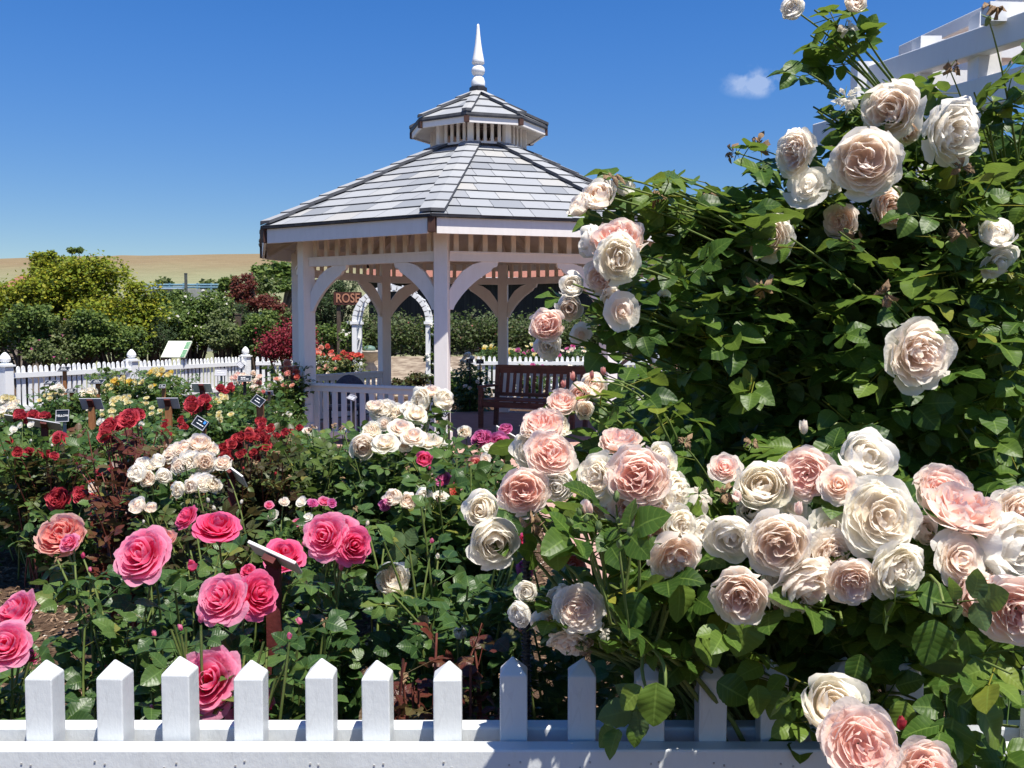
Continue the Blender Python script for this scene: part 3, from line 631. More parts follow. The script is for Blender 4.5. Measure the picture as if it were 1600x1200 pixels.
def fence_run(rt, A, B, posts=(True, True), step=.122):
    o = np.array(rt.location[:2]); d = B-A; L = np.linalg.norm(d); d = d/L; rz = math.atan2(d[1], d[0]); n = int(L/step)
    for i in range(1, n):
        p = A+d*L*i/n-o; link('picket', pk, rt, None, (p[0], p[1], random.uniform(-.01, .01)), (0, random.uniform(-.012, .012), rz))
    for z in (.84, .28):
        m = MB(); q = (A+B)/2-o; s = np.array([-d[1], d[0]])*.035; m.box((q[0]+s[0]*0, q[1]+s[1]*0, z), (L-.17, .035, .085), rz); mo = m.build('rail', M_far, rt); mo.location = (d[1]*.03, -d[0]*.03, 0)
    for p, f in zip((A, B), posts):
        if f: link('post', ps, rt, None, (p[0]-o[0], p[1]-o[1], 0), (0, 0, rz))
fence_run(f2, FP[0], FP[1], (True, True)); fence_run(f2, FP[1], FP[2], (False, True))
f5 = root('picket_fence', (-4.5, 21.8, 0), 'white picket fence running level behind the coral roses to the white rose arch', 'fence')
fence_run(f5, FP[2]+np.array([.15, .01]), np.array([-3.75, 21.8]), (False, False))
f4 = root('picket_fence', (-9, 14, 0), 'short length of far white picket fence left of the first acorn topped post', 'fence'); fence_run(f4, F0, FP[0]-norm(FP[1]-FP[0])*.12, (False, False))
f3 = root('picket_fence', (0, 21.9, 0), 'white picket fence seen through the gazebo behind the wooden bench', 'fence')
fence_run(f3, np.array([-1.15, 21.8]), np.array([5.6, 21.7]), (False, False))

# ------------------------------------------------------------------ rose arch
ax0, ax1, AY = P(558, 520, 20.6)[0], P(671, 520, 20.6)[0], 20.6
ar = root('garden_arch', ((ax0+ax1)/2, AY, 0), 'white round topped garden arch with roses climbing its right leg, behind the gazebo', 'arch')
hw_ = (ax1-ax0)/2; zs = P(600, 506, AY)[2]; ht = P(613, 447, AY)[2]-zs
for yy in (-.33, .33):
    m = MB(); n = 20
    for s in (-1, 1): m.box((s*hw_, yy, zs/2), (.10, .09, zs)); m.box((s*hw_, yy, zs+.02), (.17, .14, .06))
    pts = [Vector((-hw_*math.cos(PI*j/n), yy, zs+.05+(ht-.1)*math.sin(PI*j/n))) for j in range(n+1)]
    for a, b in zip(pts[:-1], pts[1:]): m.beam(a, b+(b-a)*.12, .09, .13, up=(0, 1, 0)) if False else m.beam(a, b+(b-a)*.12, .10, .09, up=(0, 1, 0))
    m.build('arch_frame', M_far, ar)
for j in range(1, 10):
    a = PI*j/10; p = Vector((-hw_*math.cos(a)*1.035, 0, zs+.05+(ht-.05)*math.sin(a)*1.0+.02)); t = Vector((math.sin(a), 0, math.cos(a)))
    MB().beam(p-Vector((0, .37, 0)), p+Vector((0, .37, 0)), .03, .03, up=(-math.cos(a), 0, math.sin(a))).build('slat', M_far, ar)
for s in (-1, 1):
    m = MB(); [m.box((s*hw_, 0, z), (.03, .60, .04)) for z in np.arange(.3, zs-.1, .28)]; m.build('side_lattice', M_far, ar)

# ------------------------------------------------------------------ arbour overhead at the right
M_arb = paint('white_arbour_paint', (.78, .785, .79), (.5, .47, .43), (2, 2, .4), .45, .45, .15)
q1, q2 = P(1338, 140, 3.7), P(1640, 0, 2.78); q2 = P(1640, 0, 2.78); zA = q1[2]
ab = root('garden_arbour', (1.62, 3.2, 0), 'white painted timber arbour carrying the climbing pale rose at the top right', 'arbour'); ao = np.array([1.62, 3.2, 0])
def rb(name, pxa, Ya, pxb, Yb, w, h): a, b = P(*pxa, Ya), P(*pxb, Yb); a, b = a-ao, b-ao; return MB().beam(a, b+(b-a)*.6, w, h).build(name, M_arb, ab, bevel=.004)
rb('side_beam', (1345, 128), 3.7, (1600, 22+22), 2.95, .055, .085)
rb('side_beam', (1412, 82), 3.9, (1600, -4), 3.25, .05, .05)
rb('side_beam', (1440, 60+52), 4.35, (1600, 62), 3.6, .05, .14)
rb('side_beam', (1276, 215), 3.75, (1600, 130), 3.0, .05, .10)
for px, Yv in ((1350, 3.65), (1448, 3.40), (1540, 3.15), (1640, 2.95)):
    t = P(px, 128-(px-1345)*.40-26, Yv)-ao; bz = t.copy(); bz[2] = 0.
    MB().beam(bz, t, .075, .075, up=(0, 1, 0)).build('post', M_arb, ab)
for Yv in (3.0, 3.4, 3.8):
    a = P(1420, 100, Yv)-ao; a[0] = 1.5-ao[0]; a[2] = 2.50+.02*Yv; b = a+np.array([1.3, .1, .0]); MB().beam(a, b, .05, .06).build('cross_beam', M_arb, ab)

# ------------------------------------------------------------------ barn, sign, fountain, bench
bx0, bx1 = P(576, 450, 33)[0], P(1290, 450, 33)[0]; bzt = P(800, 436, 33)[2]
M_barn = two('dark_barn_boards', (.010, .010, .012), (.028, .026, .028), 3, .8, .3, stretch=(9, 9, .3))
M_tile = two('red_roof_tile', (.20, .075, .05), (.32, .14, .095), 3, .8, .3, stretch=(2, 8, 1))
bn = root('barn', ((bx0+bx1)/2, 35.5, 0), 'dark boarded barn with red roof behind the hedge', 'barn'); L = bx1-bx0
m = MB(); m.box((0, 0, bzt/2), (L, 5, bzt)); x = -L/2+.1
while x < L/2-.1: m.box((x, -2.51, bzt/2), (.03, .02, bzt-.02)); x += .32
m.build('wall', M_barn, bn)
MB().add([(-L/2-.3, -2.9, bzt-.02), (L/2+.3, -2.9, bzt-.02), (L/2+.3, 0, bzt+.62), (-L/2-.3, 0, bzt+.62), (L/2+.3, 2.9, bzt-.02), (-L/2-.3, 2.9, bzt-.02)], [(0, 1, 2, 3), (3, 2, 4, 5), (0, 3, 5), (1, 4, 2)]).build('roof', M_tile, bn)
MB().box((0, -2.93, bzt-.03), (L+.6, .06, .12)).build('gutter', M_far, bn)
def cottage(px, pytop, Y, w, label):
    p = P(px, pytop, Y); zt = p[2]; r = root('cottage', (p[0], Y, 0), label, 'cottage')
    MB().box((0, 0, (zt-1.1)/2), (w, 3.2, zt-1.1)).build('wall', two('cottage_wall', (.25, .2, .16), (.34, .28, .22), 3, .9, .1), r)
    MB().add([(-w/2-.3, -1.9, zt-1.2), (w/2+.3, -1.9, zt-1.2), (w/2-.4, 0, zt), (-w/2+.4, 0, zt), (w/2+.3, 1.9, zt-1.2), (-w/2-.3, 1.9, zt-1.2)], [(0, 1, 2, 3), (3, 2, 4, 5), (0, 3, 5), (1, 4, 2)]).build('roof', M_tile, r)
cottage(48, 431, 27, 1.5, 'low cottage with a red tiled roof behind the yellow green tree')

sg = root('rose_sign', (P(540, 465, 23.4)[0], 23.4, 0), 'dark brown board lettered ROSE on a post left of the white arch', 'sign')
w_ = (567-524)*23.4/F; h_ = 20*23.4/F; sz = P(545, 466.5, 23.4)[2]
M_sgb = two('brown_sign_board', (.055, .018, .012), (.09, .03, .02), 8, .6, .2, stretch=(1, 1, 8)); M_sgl = two('tan_letters', (.42, .18, .10), (.5, .24, .14), 10, .6, 0)
MB().box((.05, 0, sz), (w_, .05, h_)).build('board', M_sgb, sg)
for s in (-1, 1): MB().box((.08+s*(w_/2-.08), .07, (sz+.1)/2), (.09, .09, sz+.2)).build('post', M_bark, sg)
def text(body, parent, loc, size, mat, rot=(PI/2, 0, 0), ext=.004, name='lettering', ax='CENTER', sx=1.):
    cu_ = bpy.data.curves.new(name, 'FONT'); cu_.body = body; cu_.size = size; cu_.align_x = ax; cu_.align_y = 'CENTER'; cu_.extrude = ext; cu_.materials.append(mat); cu_.offset = size*.012
    t_ = bpy.data.objects.new('t', cu_); COL.objects.link(t_); me = bpy.data.meshes.new_from_object(t_.evaluated_get(bpy.context.evaluated_depsgraph_get())); bpy.data.objects.remove(t_)
    o = bpy.data.objects.new(name, me); COL.objects.link(o); o.parent = parent; o.location = tuple(loc); o.rotation_euler = rot; o.scale = (sx, 1, 1); return o
text('ROSE', sg, (.06, -.032, sz), .32, M_sgl, sx=.80)

ft = root('stone_fountain', (P(577, 545, 24.5)[0], 24.5, 0), 'tiered tan stone fountain bowl seen through the white arch', 'fountain')
s_ = 24.5/F; zf = P(577, 553, 24.5)[2]
MB().lathe([(.75, 0), (.8, .05), (.8, .30), (.72, .34), (.2, .3)], n=28).build('basin', M_stone, ft, smooth=False)
MB().lathe([(.16, .3), (.14, .45), (.22, .6), (.12, .75), (.15, zf-.18), (.2, zf-.16), (.30, zf-.12)], n=20).build('pedestal', M_stone, ft, smooth=True)
m = MB().lathe([(.12, zf-.2), (.30, zf-.12), (.47, zf+.02), (.52, zf+.05), (.52, zf+.09), (.46, zf+.09), (.40, zf+.03), (.1, zf-.03)], n=30); m.build('bowl', M_stone, ft, smooth=True)
MB().lathe([(.05, zf-.03), (.07, zf+.04), (.15, zf+.07), (.18, zf+.12), (.14, zf+.19), (.06, zf+.22), (.01, zf+.225)], n=20).build('finial', two('green_bronze', (.08, .14, .11), (.14, .22, .18), 14, .5, .1), ft, smooth=True)

# wooden bench against the far right side of the gazebo
bc = gp(2.30, 150.5); be = root('garden_bench', (.325, 14.28, .075), 'brown slatted wooden bench standing inside the gazebo', 'bench', rz=R(-26.7)); bl = 1.62
def wd(name, m): return m.build(name, M_bench, be, bevel=.006)
for s in (-1, 1):
    wd('leg', MB().box((s*(bl/2-.04), -.27, .31), (.065, .065, .62))); wd('leg', MB().beam((s*(bl/2-.04), .23, 0), (s*(bl/2-.04), .31, .93), .065, .065, up=(0, 1, 0)))
    wd('armrest', MB().box((s*(bl/2-.04), -.02, .64), (.085, .60, .035)))
for j in range(6): pass
m = MB(); [m.box((0, -.25+.092*j, .435), (bl-.02, .08, .024)) for j in range(6)]; wd('seat', m)
wd('apron', MB().box((0, -.27, .37), (bl-.14, .03, .09)))
m = MB(); m.beam((-bl/2, .315, .90), (bl/2, .315, .90), .045, .13); m.beam((-bl/2+.04, .245, .50), (bl/2-.04, .245, .50), .04, .06); wd('back_frame', m)
m = MB(); [m.beam((x, .247, .52), (x, .305, .86), .055, .018, up=(0, 1, 0)) for x in np.linspace(-bl/2+.12, bl/2-.12, 13)]; wd('back_slats', m)

# round backed dark chair behind the front left railing
cp_ = P(541, 600, 12.9); M_chair = two('dark_blue_wicker', (.030, .032, .055), (.06, .062, .09), 40, .6, .6)
ch = root('garden_chair', (cp_[0], 12.95, .075), 'dark round backed chair behind the left gazebo railing', 'chair', rz=R(200))
m = MB(); n = 14; hw2, zt = .27, .88
vs = []; 
for j in range(n+1):
    a = PI*j/n; vs += [(-hw2*math.cos(a), .22-.05*math.sin(a), .5+.40*math.sin(a)), (-hw2*math.cos(a), .25-.05*math.sin(a), .5+.40*math.sin(a))]
fs = [(2*j, 2*j+2, 2*j+3, 2*j+1) for j in range(n)]+[tuple(range(0, 2*n+2, 2)), tuple(range(2*n+1, 0, -2))]
m.add(vs, fs); m.build('backrest', M_chair, ch)
MB().box((0, 0, .43), (.5, .48, .06)).build('seat', M_chair, ch, bevel=.02)
for sx in (-1, 1):
    for sy in (-1, 1): MB().box((sx*.21, sy*.2, .21), (.035, .035, .42)).build('leg', M_chair, ch)

# information panel beyond the far fence
ip = P(276, 546, 19.6); pn = root('information_panel', (ip[0], 19.6, 0), 'tilted pale green information panel beyond the far picket fence', 'sign')
M_pan = two('pale_green_panel', (.66, .72, .56), (.74, .79, .64), 5, .4, 0); M_pgr = two('green_panel_strip', (.10, .25, .13), (.25, .40, .25), 14, .4, 0)
ww, hh = .56, .44; Mt = Matrix.Rotation(R(50), 3, 'X') @ Matrix.Rotation(R(0), 3, 'Z'); sh = Matrix.Rotation(R(-14), 3, 'Z')
MB().box((0, 0, ip[2]), (ww, hh, .03), 0, sh @ Mt).build('panel', M_pan, pn)
for dx, dy, sx_, sy_ in ((.225, .10, .10, .19), (.225, -.12, .10, .19)):
    v = sh @ Mt @ Vector((dx, dy, .018)); MB().box((v.x, v.y, ip[2]+v.z), (sx_, sy_, .006), 0, sh @ Mt).build('picture', M_pgr, pn)
for s in (-1, 1): MB().box((s*.18, .05, ip[2]/2-.02), (.05, .05, ip[2]-.06)).build('leg', M_dkstake, pn)

# paddock rails, posts and pale shed on the slope
def post_at(px, pt, pb, Y, w, label, mat, rt=None):
    a, b = P(px, pt, Y), P(px, pb, Y); o = MB().box((0, 0, (a[2]-b[2])/2), (w, w, a[2]-b[2])).box((0, 0, a[2]-b[2]+.015), (w*1.15, w*1.15, .03)).build('fence_post', mat, None, b); return tag(o, label, 'post')
M_metal = two('dark_grey_post', (.06, .065, .06), (.11, .115, .11), 10, .6, .1); M_blue = two('blue_pipe', (.10, .20, .26), (.16, .28, .34), 10, .5, 0)
post_at(291, 428, 470, 36, .09, 'dark metal post in front of the blue pipe rails', M_metal)
post_at(392, 428, 470, 36, .09, 'dark metal post beside the red leaved maple', M_metal)
post_at(373, 492, 548, 23, .12, 'weathered wooden post between the dark conifer and the barberry', M_bark)
def zpix(py, Y): return P(300, py, Y)[2]
pd = root('paddock_rails', (P(300, 450, 40)[0], 40, 0), 'blue pipe paddock rails on the slope behind the shrubs', 'rails')
xa, xb = P(222, 450, 40)[0]-pd.location.x, P(352, 450, 40)[0]-pd.location.x
for py in (445, 449): MB().tube([(xa, 0, zpix(py, 40)), (xb, 0, zpix(py, 40))], .045).build('rail', M_blue, pd)
for x in np.linspace(xa, xb, 7): MB().box((x, 0, zpix(455, 40)-.6), (.07, .07, 1.9)).build('upright', M_blue, pd)
shd = root('water_trough_shed', (P(280, 460, 39)[0], 39, 0), 'low grey shed with pale blue lid below the paddock rails', 'shed')
w1 = 100*39/F; zt1 = zpix(453, 39); MB().box((0, 0, zt1/2), (w1, 1.6, zt1)).build('wall', two('grey_shed_boards', (.20, .21, .2), (.30, .30, .29), 2, .8, .1, stretch=(6, 1, 1)), shd)
MB().box((-.2, -.4, zt1+.02), (w1*.5, 1.2, .05)).build('lid', two('pale_blue_lid', (.35, .45, .58), (.42, .52, .64), 3, .5, 0), shd)

# ================================================================== PLANT MARKERS
def marker(px, py, wpx, Y, tilt, yaw, roll, plate, stake, label, kind='back', sw=.035, top=None, ratio=.62, body=None):
    p = P(px, py, Y); w = wpx*Y/F; h = w*ratio
    rt = root('plant_marker', (p[0], Y, 0), label, 'plant marker', 'name markers standing among the roses')
    Rm = Matrix.Rotation(R({26: 12, 70: 12, 364: 30, 430: 21, 792: 28}.get(px, 0)), 3, 'Y') @ Matrix.Rotation(R(yaw), 3, 'Z') @ Matrix.Rotation(R(tilt), 3, 'X') @ Matrix.Rotation(R(roll), 3, 'Z')
    pl = MB().box((0, 0, 0), (w, h, .008)).build('plate', plate, rt, (0, 0, p[2]), bevel=.002); pl.rotation_euler = Rm.to_euler()
    n = Rm @ Vector((0, 0, 1)); up = Rm @ Vector((0, 1, 0))
    if kind == 'back':      # stake runs up the back of the plate, which faces the camera
        b = n*(.006+.009); m = MB(); zt = p[2]+up.z*h*.42
        m.beam(b+Vector((0, 0, p[2]))-up*h*.30, b+Vector((0, 0, p[2]))+up*h*.45, sw*.95, .014, up=n); m.build('strap', M_rust if plate is not M_swhite or stake is M_rust else M_rust, rt)
        q = b+Vector((0, 0, p[2]))-up*h*.22; MB().box((q.x, q.y, q.z/2), (sw, sw*.55, q.z)).build('stake', stake, rt)
    else:
        q = -n*.03+Vector((0, 0, p[2])); MB().box((q.x, q.y, (q.z)/2), (sw, sw*.6, q.z)).build('stake', stake, rt)
        e = .0; fr = MB()
        for sx, sy, bx_, by_ in ((0, h/2-.002, w, .004), (0, -h/2+.002, w, .004), (w/2-.002, 0, .004, h-.008), (-w/2+.002, 0, .004, h-.008)): fr.box((sx, sy, .0075), (bx_, by_, .006))
        fr.build('border', M_sback, pl)
        if body: text(body, pl, (0, 0, .008), h*.25, M_letter, (0, 0, 0), .001)
        else:
            tx = MB(); rr = random.Random(int(px*7+py))
            for row, (ly, n_) in enumerate(((.18, 2), (-.12, 3))):
                x = -w*.30+rr.uniform(0, .08)*w
                for _ in range(n_):
                    ww = rr.uniform(.10, .2)*w; tx.box((x+ww/2, ly*h, .0075), (ww, h*.085, .003)); x += ww+.035*w
            tx.build('lettering', M_letter, pl)
    HERO.append((px, py, wpx*.42, Y)); return rt, pl
MK = [
 (70, 663, 48, 6.8, 148, 14, 0, M_sback, M_rust, 'grey backed marker on dark red stake left of the black YELLOW marker', 'back', .045),
 (26, 655, 34, 7.8, 146, 14, 0, M_sback, M_rust, 'small pale backed marker at the left edge among crimson roses', 'back', .04),
 (143, 631, 34, 8.6, 122, 0, 0, M_sback, M_stake, 'grey backed marker on brown stake right of the YELLOW marker', 'back', .055),
 (263, 630, 33, 8.2, 122, 2, 0, M_sback, M_stake, 'grey backed marker on tall orange brown stake above the blush white roses', 'back', .055),
 (316, 606, 30, 9.4, 128, 0, 0, M_swhite, M_rust, 'pale marker on dark red stake above the big crimson roses', 'back', .05),
 (98, 650, 20, 6.6, 75, 4, 2, M_sblack, M_grstake, 'black marker reading YELLOW on a grey metal stake', 'front', .02),
 (314, 662, 27, 5.2, 62, -18, -24, M_sblack, M_stake, 'tilted black marker with white writing and blue mark on thin brown stake', 'front', .022),
 (404, 627, 24, 8.3, 55, -20, -26, M_sblack, M_stake, 'black marker tilted on orange stake near the left gazebo post', 'front', .06),
 (421, 614, 12, 10.2, 110, 0, 0, M_sback, M_dkstake, 'tiny grey backed marker beside the left gazebo post', 'back', .03),
 (382, 592, 21, 11.5, 40, 10, 0, M_sblack, M_dkstake, 'dark marker on thin dark stake among peach roses', 'front', .035),
 (376, 570, 13, 15.0, 60, -10, -38, M_sback, M_grstake, 'small blue grey marker leaning before the far picket fence', 'front', .03),
 (345, 582, 19, 14.0, 62, 0, 0, M_sback, M_grstake, 'pale grey marker standing close to the far picket fence', 'front', .03),
 (100, 577, 17, 13.5, 35, 0, 0, M_sblack, M_stake, 'dark marker on brown stake in front of the left picket run', 'front', .05),
 (80, 598, 19, 12.8, 25, 0, 0, M_sblack, M_stake, 'low dark marker on brown stake before the leftmost pickets', 'front', .05),
 (111, 611, 15, 11.5, 35, 0, 0, M_sblack, M_stake, 'dark marker on yellow brown stake by the cream roses', 'front', .05),
 (152, 597, 20, 12.2, 25, 0, 0, M_sblack, M_stake, 'dark marker on brown stake among yellow roses below the second fence post', 'front', .05),
 (190, 583, 14, 13.8, 40, 8, 0, M_sblack, M_stake, 'dark marker half sunk in yellow roses beside the second fence post', 'front', .04),
 (254, 604, 10, 11.2, 60, -6, 0, M_sblack, M_stake, 'small dark marker with blue tint above the tall orange brown stake', 'front', .04),
 (364, 739, 54, 3.9, 146, -22, 0, M_swhite, M_rust, 'white backed marker slanting down right on dark red stake in the middle bed', 'back', .03),
 (430, 871, 86, 2.15, 150, -12, 0, M_swhite, M_rust, 'near white marker on thick rusty red stake between the hot pink roses', 'back', .033),
 (550, 622, 15, 7.2, 38, -24, -18, M_sback, M_dkstake, 'small pale marker in front of the left gazebo railing', 'front', .02),
 (697, 643, 18, 7.4, 62, -50, -40, M_sblack, M_dkstake, 'dark marker leaning against the view of the centre gazebo post', 'front', .02),
 (792, 681, 40, 5.2, 146, -20, 0, M_swhite, M_rust, 'white marker on red stake beside the magenta roses', 'back', .022),
 (734, 564, 11, 17.4, 60, 0, 0, M_sblack, M_dkstake, 'black marker on thin stand beyond the gazebo, left one of the pair', 'front', .03),
 (750, 565, 12, 17.4, 60, 0, 0, M_sblack, M_dkstake, 'black marker on thin stand beyond the gazebo, right one of the pair', 'front', .03),
]
for a in MK:
    rt, pl = marker(*a[:11], sw=a[11], body='YELLOW' if 'YELLOW on' in a[9] else None, ratio=.95 if 'YELLOW on' in a[9] else .62)
    if 'blue mark' in a[9]: MB().box((.28*27*5.2/F, .15*27*5.2/F, .0075), (.016, .016, .004)).build('blue_mark', M_bluedot, pl)

# ================================================================== ROSE BUSHES
U = random.uniform
def cl(px, py, rx, ry, n, d, Y, kind, mats, dy=.25, yaw=35, pit=(15, 65)):
    out = []
    for i in range(n):
        a, q = U(0, 2*PI), math.sqrt(U(0, 1)); out.append((px+rx*q*math.cos(a), py+ry*q*math.sin(a), d*U(.82, 1.15), Y+U(-dy, dy), U(-yaw, yaw), U(*pit), kind, random.choice(mats)))
    return out
BUSH = []
def bush(label, bx, Y, blooms, canes, leaf=None, ls=.112, T=None, stem=None, gap=.05, group='rose bushes in the garden bed', spent=(), buds=(), thin=1.0):
    BUSH.append(dict(label=label, bx=bx, Y=Y, blooms=list(blooms), canes=canes, leaf=leaf or L_rose, ls=ls, T=T or T_MID, stem=stem or M_stem, gap=gap, group=group, spent=spent, buds=buds, thin=thin))
    for b in blooms: HERO.append((b[0], b[1], b[2]*.5, b[3]))
# near row behind the fence
bush('hot pink rose bush at the left edge behind the pickets', -20, 2.0,
     [(26, 957, 82, 1.95, -25, 48, 'tea', K_rosy), (8, 1008, 92, 1.85, 10, 40, 'tea', K_rosy), (44, 1026, 40, 2.0, 20, 50, 'tea', K_hot)], [(-110, 60, 1000, 1100, 12, .2), (20, 110, 1050, 1140, 5, .12)], T=T_HI)
bush('bush with a large two tone pink rose and a salmon cupped rose', 200, 2.35,
     [(222, 868, 104, 2.1, -8, 38, 'tea', K_rosy), (93, 834, 84, 2.5, 5, 42, 'cup', K_salmon), (108, 848, 34, 2.45, -5, 30, 'tea', K_rosy), (246, 840, 60, 2.25, 15, 60, 'cup', K_salmon), (130, 868, 14, 2.4, 0, 80, 'bud', K_hot)],
     [(130, 290, 890, 990, 14, .18), (140, 290, 970, 1100, 10, .15), (80, 140, 860, 890, 2, .1)], T=T_HI)
bush('bush with deep hot pink roses standing high behind the near white marker', 345, 2.5,
     [(340, 823, 84, 2.4, 10, 62, 'tea', K_hot), (291, 808, 48, 2.6, -40, 40, 'tea', K_hot), (300, 884, 32, 2.3, 15, 55, 'bud', K_hot), (445, 867, 76, 2.45, 20, 55, 'tea', K_hot), (388, 893, 30, 2.4, 0, 50, 'tea', K_hot), (405, 905, 26, 2.4, 20, 50, 'tea', K_rosy)],
     [(270, 420, 860, 960, 16, .2), (380, 470, 880, 980, 10, .15)], T=T_HI)
bush('bush carrying broad rose pink flowers low behind the fourth near picket', 350, 1.95,
     [(347, 935, 96, 1.95, -15, 38, 'tea', K_rosy), (404, 928, 82, 2.05, 55, 25, 'tea', K_hot), (326, 1065, 120, 1.82, 8, 30, 'tea', K_rosy), (392, 1110, 96, 1.86, 40, 10, 'tea', K_rosy)],
     [(230, 330, 960, 1090, 16, .16), (380, 490, 960, 1100, 18, .16), (280, 400, 1000, 1120, 10, .12)], T=T_HI, buds=[(107+130, 1110, 18, 1.75), (273, 1050, 16, 1.8)])
bush('bush topped by a big double rose pink flower right of the near marker', 520, 2.3,
     [(508, 838, 82, 2.2, -12, 25, 'tea', K_rosy), (552, 852, 72, 2.2, 30, 15, 'tea', K_hot), (530, 825, 66, 2.3, 10, 55, 'tea', K_rosy)],
     [(450, 540, 890, 990, 10, .2), (450, 530, 960, 1100, 8, .16), (530, 590, 880, 910, 4, .1)], T=T_HI)
bush('leafy bush with one pale cream rose above the seventh near picket', 680, 2.35,
     [(617, 910, 66, 2.35, -5, 40, 'side', K_cream), (575+90, 972, 22, 2.1, -60, 20, 'loose', K_white), (718, 990, 24, 2.1, 30, 40, 'side', K_white)],
     [(600, 820, 850, 950, 20, .25), (650, 840, 930, 1060, 20, .2), (560, 700, 780, 870, 9, .2)], T=T_HI, buds=[(675, 845, 12, 2.3)])
bush('young bush with dark red new shoots just behind the sixth near picket', 660, 1.85, [], [(600, 760, 960, 1060, 10, .1), (590, 700, 1020, 1110, 10, .1)], leaf=L_maroon, ls=.10, T=T_HI, stem=M_stemred)
# middle rows
bush('green leafy bush with a lone crimson rose at the left edge', 50, 6.3,
     [(92, 686, 30, 6.2, 0, 30, 'loose', K_crim), (2, 702, 28, 6.4, 0, 40, 'loose', K_crim)], [(-60, 150, 695, 790, 56, .4), (-60, 130, 750, 830, 30, .3)], leaf=L_fresh, ls=.17, gap=.07)
bush('bush with two round coral red roses behind the salmon rose', 120, 5.3,
     [(90, 778, 38, 5.3, -5, 25, 'cup', K_crim), (128, 771, 34, 5.3, 5, 30, 'cup', K_crim), (148, 768, 26, 5.4, 20, 40, 'cup', K_coral), (142, 755, 18, 5.4, 0, 60, 'tea', K_coral)], [(30, 200, 770, 850, 30, .3)], gap=.08, ls=.15)
bush('tall crimson rose bush with maroon leaves', 195, 4.3,
     [(200, 652, 36, 4.3, 0, 40, 'cup', K_crim), (186, 660, 30, 4.4, -20, 30, 'cup', K_crim), (167, 665, 32, 4.3, -20, 30, 'cup', K_crim), (162, 680, 26, 4.2, -10, 30, 'loose', K_red), (214, 646, 24, 4.4, 20, 40, 'cup', K_crim)],
     [(130, 270, 670, 740, 26, .3), (120, 260, 720, 810, 14, .3), (220, 290, 690, 790, 7, .2)], leaf=L_maroon, ls=.12, stem=M_stemred, gap=.06)
bush('bush with a big cluster of blush white roses under the tall orange brown stake', 285, 4.0,
     [(266, 708, 34, 4.0, -20, 30, 'cup', K_pale), (288, 700, 40, 4.0, 0, 45, 'cup', K_pale), (312, 692, 40, 4.0, 10, 50, 'cup', K_pale), (326, 702, 34, 4.0, 25, 35, 'cup', K_pale), (296, 722, 44, 3.9, -5, 20, 'cup', K_white), (320, 722, 38, 3.9, 20, 15, 'cup', K_pale), (278, 728, 28, 3.9, -10, 10, 'cup', K_pale), (304, 688, 30, 4.1, 0, 60, 'cup', K_pale),
      (222, 722, 26, 4.0, 0, 50, 'loose', K_white), (238, 728, 24, 4.0, 0, 50, 'loose', K_cream), (248, 722, 24, 3.9, 0, 40, 'side', K_white), (218, 740, 32, 3.8, -20, 20, 'side', K_white), (232, 748, 28, 3.8, 0, 20, 'side', K_pale), (258, 745, 26, 3.8, 0, 20, 'side', K_white)],
     [(210, 350, 720, 800, 26, .3)], spent=[(276, 768, 26, 3.8)])
bush('bush with creamy white pompom roses and a lilac bloom in the middle bed', 310, 3.5,
     [(318, 752, 40, 3.5, 10, 45, 'cup', K_white), (304, 748, 28, 3.55, -30, 40, 'cup', K_pale), (334, 757, 26, 3.5, 30, 30, 'cup', K_cream), (300, 760, 26, 3.4, -20, 0, 'side', K_pale), (280, 765, 26, 3.4, -20, 10, 'side', K_cream), (348, 722, 30, 3.6, 10, 40, 'cup', K_pale), (216, 792, 30, 3.2, -20, 50, 'side', K_pale), (236, 795, 20, 3.2, 20, 50, 'side', K_pale)],
     [(200, 400, 780, 860, 26, .25)], leaf=L_redgreen, gap=.06)
bush('bush with clusters of small bright red roses right of the blush cluster', 390, 4.4,
     cl(350, 708, 12, 10, 6, 20, 4.4, 'pom', [K_red]) + cl(372, 690, 14, 9, 7, 20, 4.4, 'pom', [K_red, K_crim]) + cl(396, 678, 14, 8, 6, 20, 4.5, 'pom', [K_red]) + cl(412, 690, 16, 12, 6, 16, 4.5, 'pom', [K_red]) + cl(385, 712, 18, 8, 5, 16, 4.3, 'pom', [K_red, K_crim]),
     [(330, 450, 690, 780, 36, .35), (370, 470, 700, 800, 16, .3)], leaf=L_redgreen, stem=M_stemred, ls=.11)
bush('flowerless bush with drooping dry leaves in front of the left gazebo post', 455, 4.6, [], [(385, 540, 680, 760, 48, .35), (370, 520, 740, 850, 34, .3)], leaf=L_dry, ls=.13, spent=[(455, 800, 22, 4.2), (535, 755, 20, 4.3), (487, 668, 22, 4.6), (522, 665, 18, 4.6)])
bush('flowerless dark green bush below the left gazebo railing', 535, 5.2, [(480, 672, 18, 5.2, 0, 60, 'loose', K_pale)], [(470, 610, 665, 740, 46, .4), (500, 640, 720, 800, 26, .4)], ls=.14)
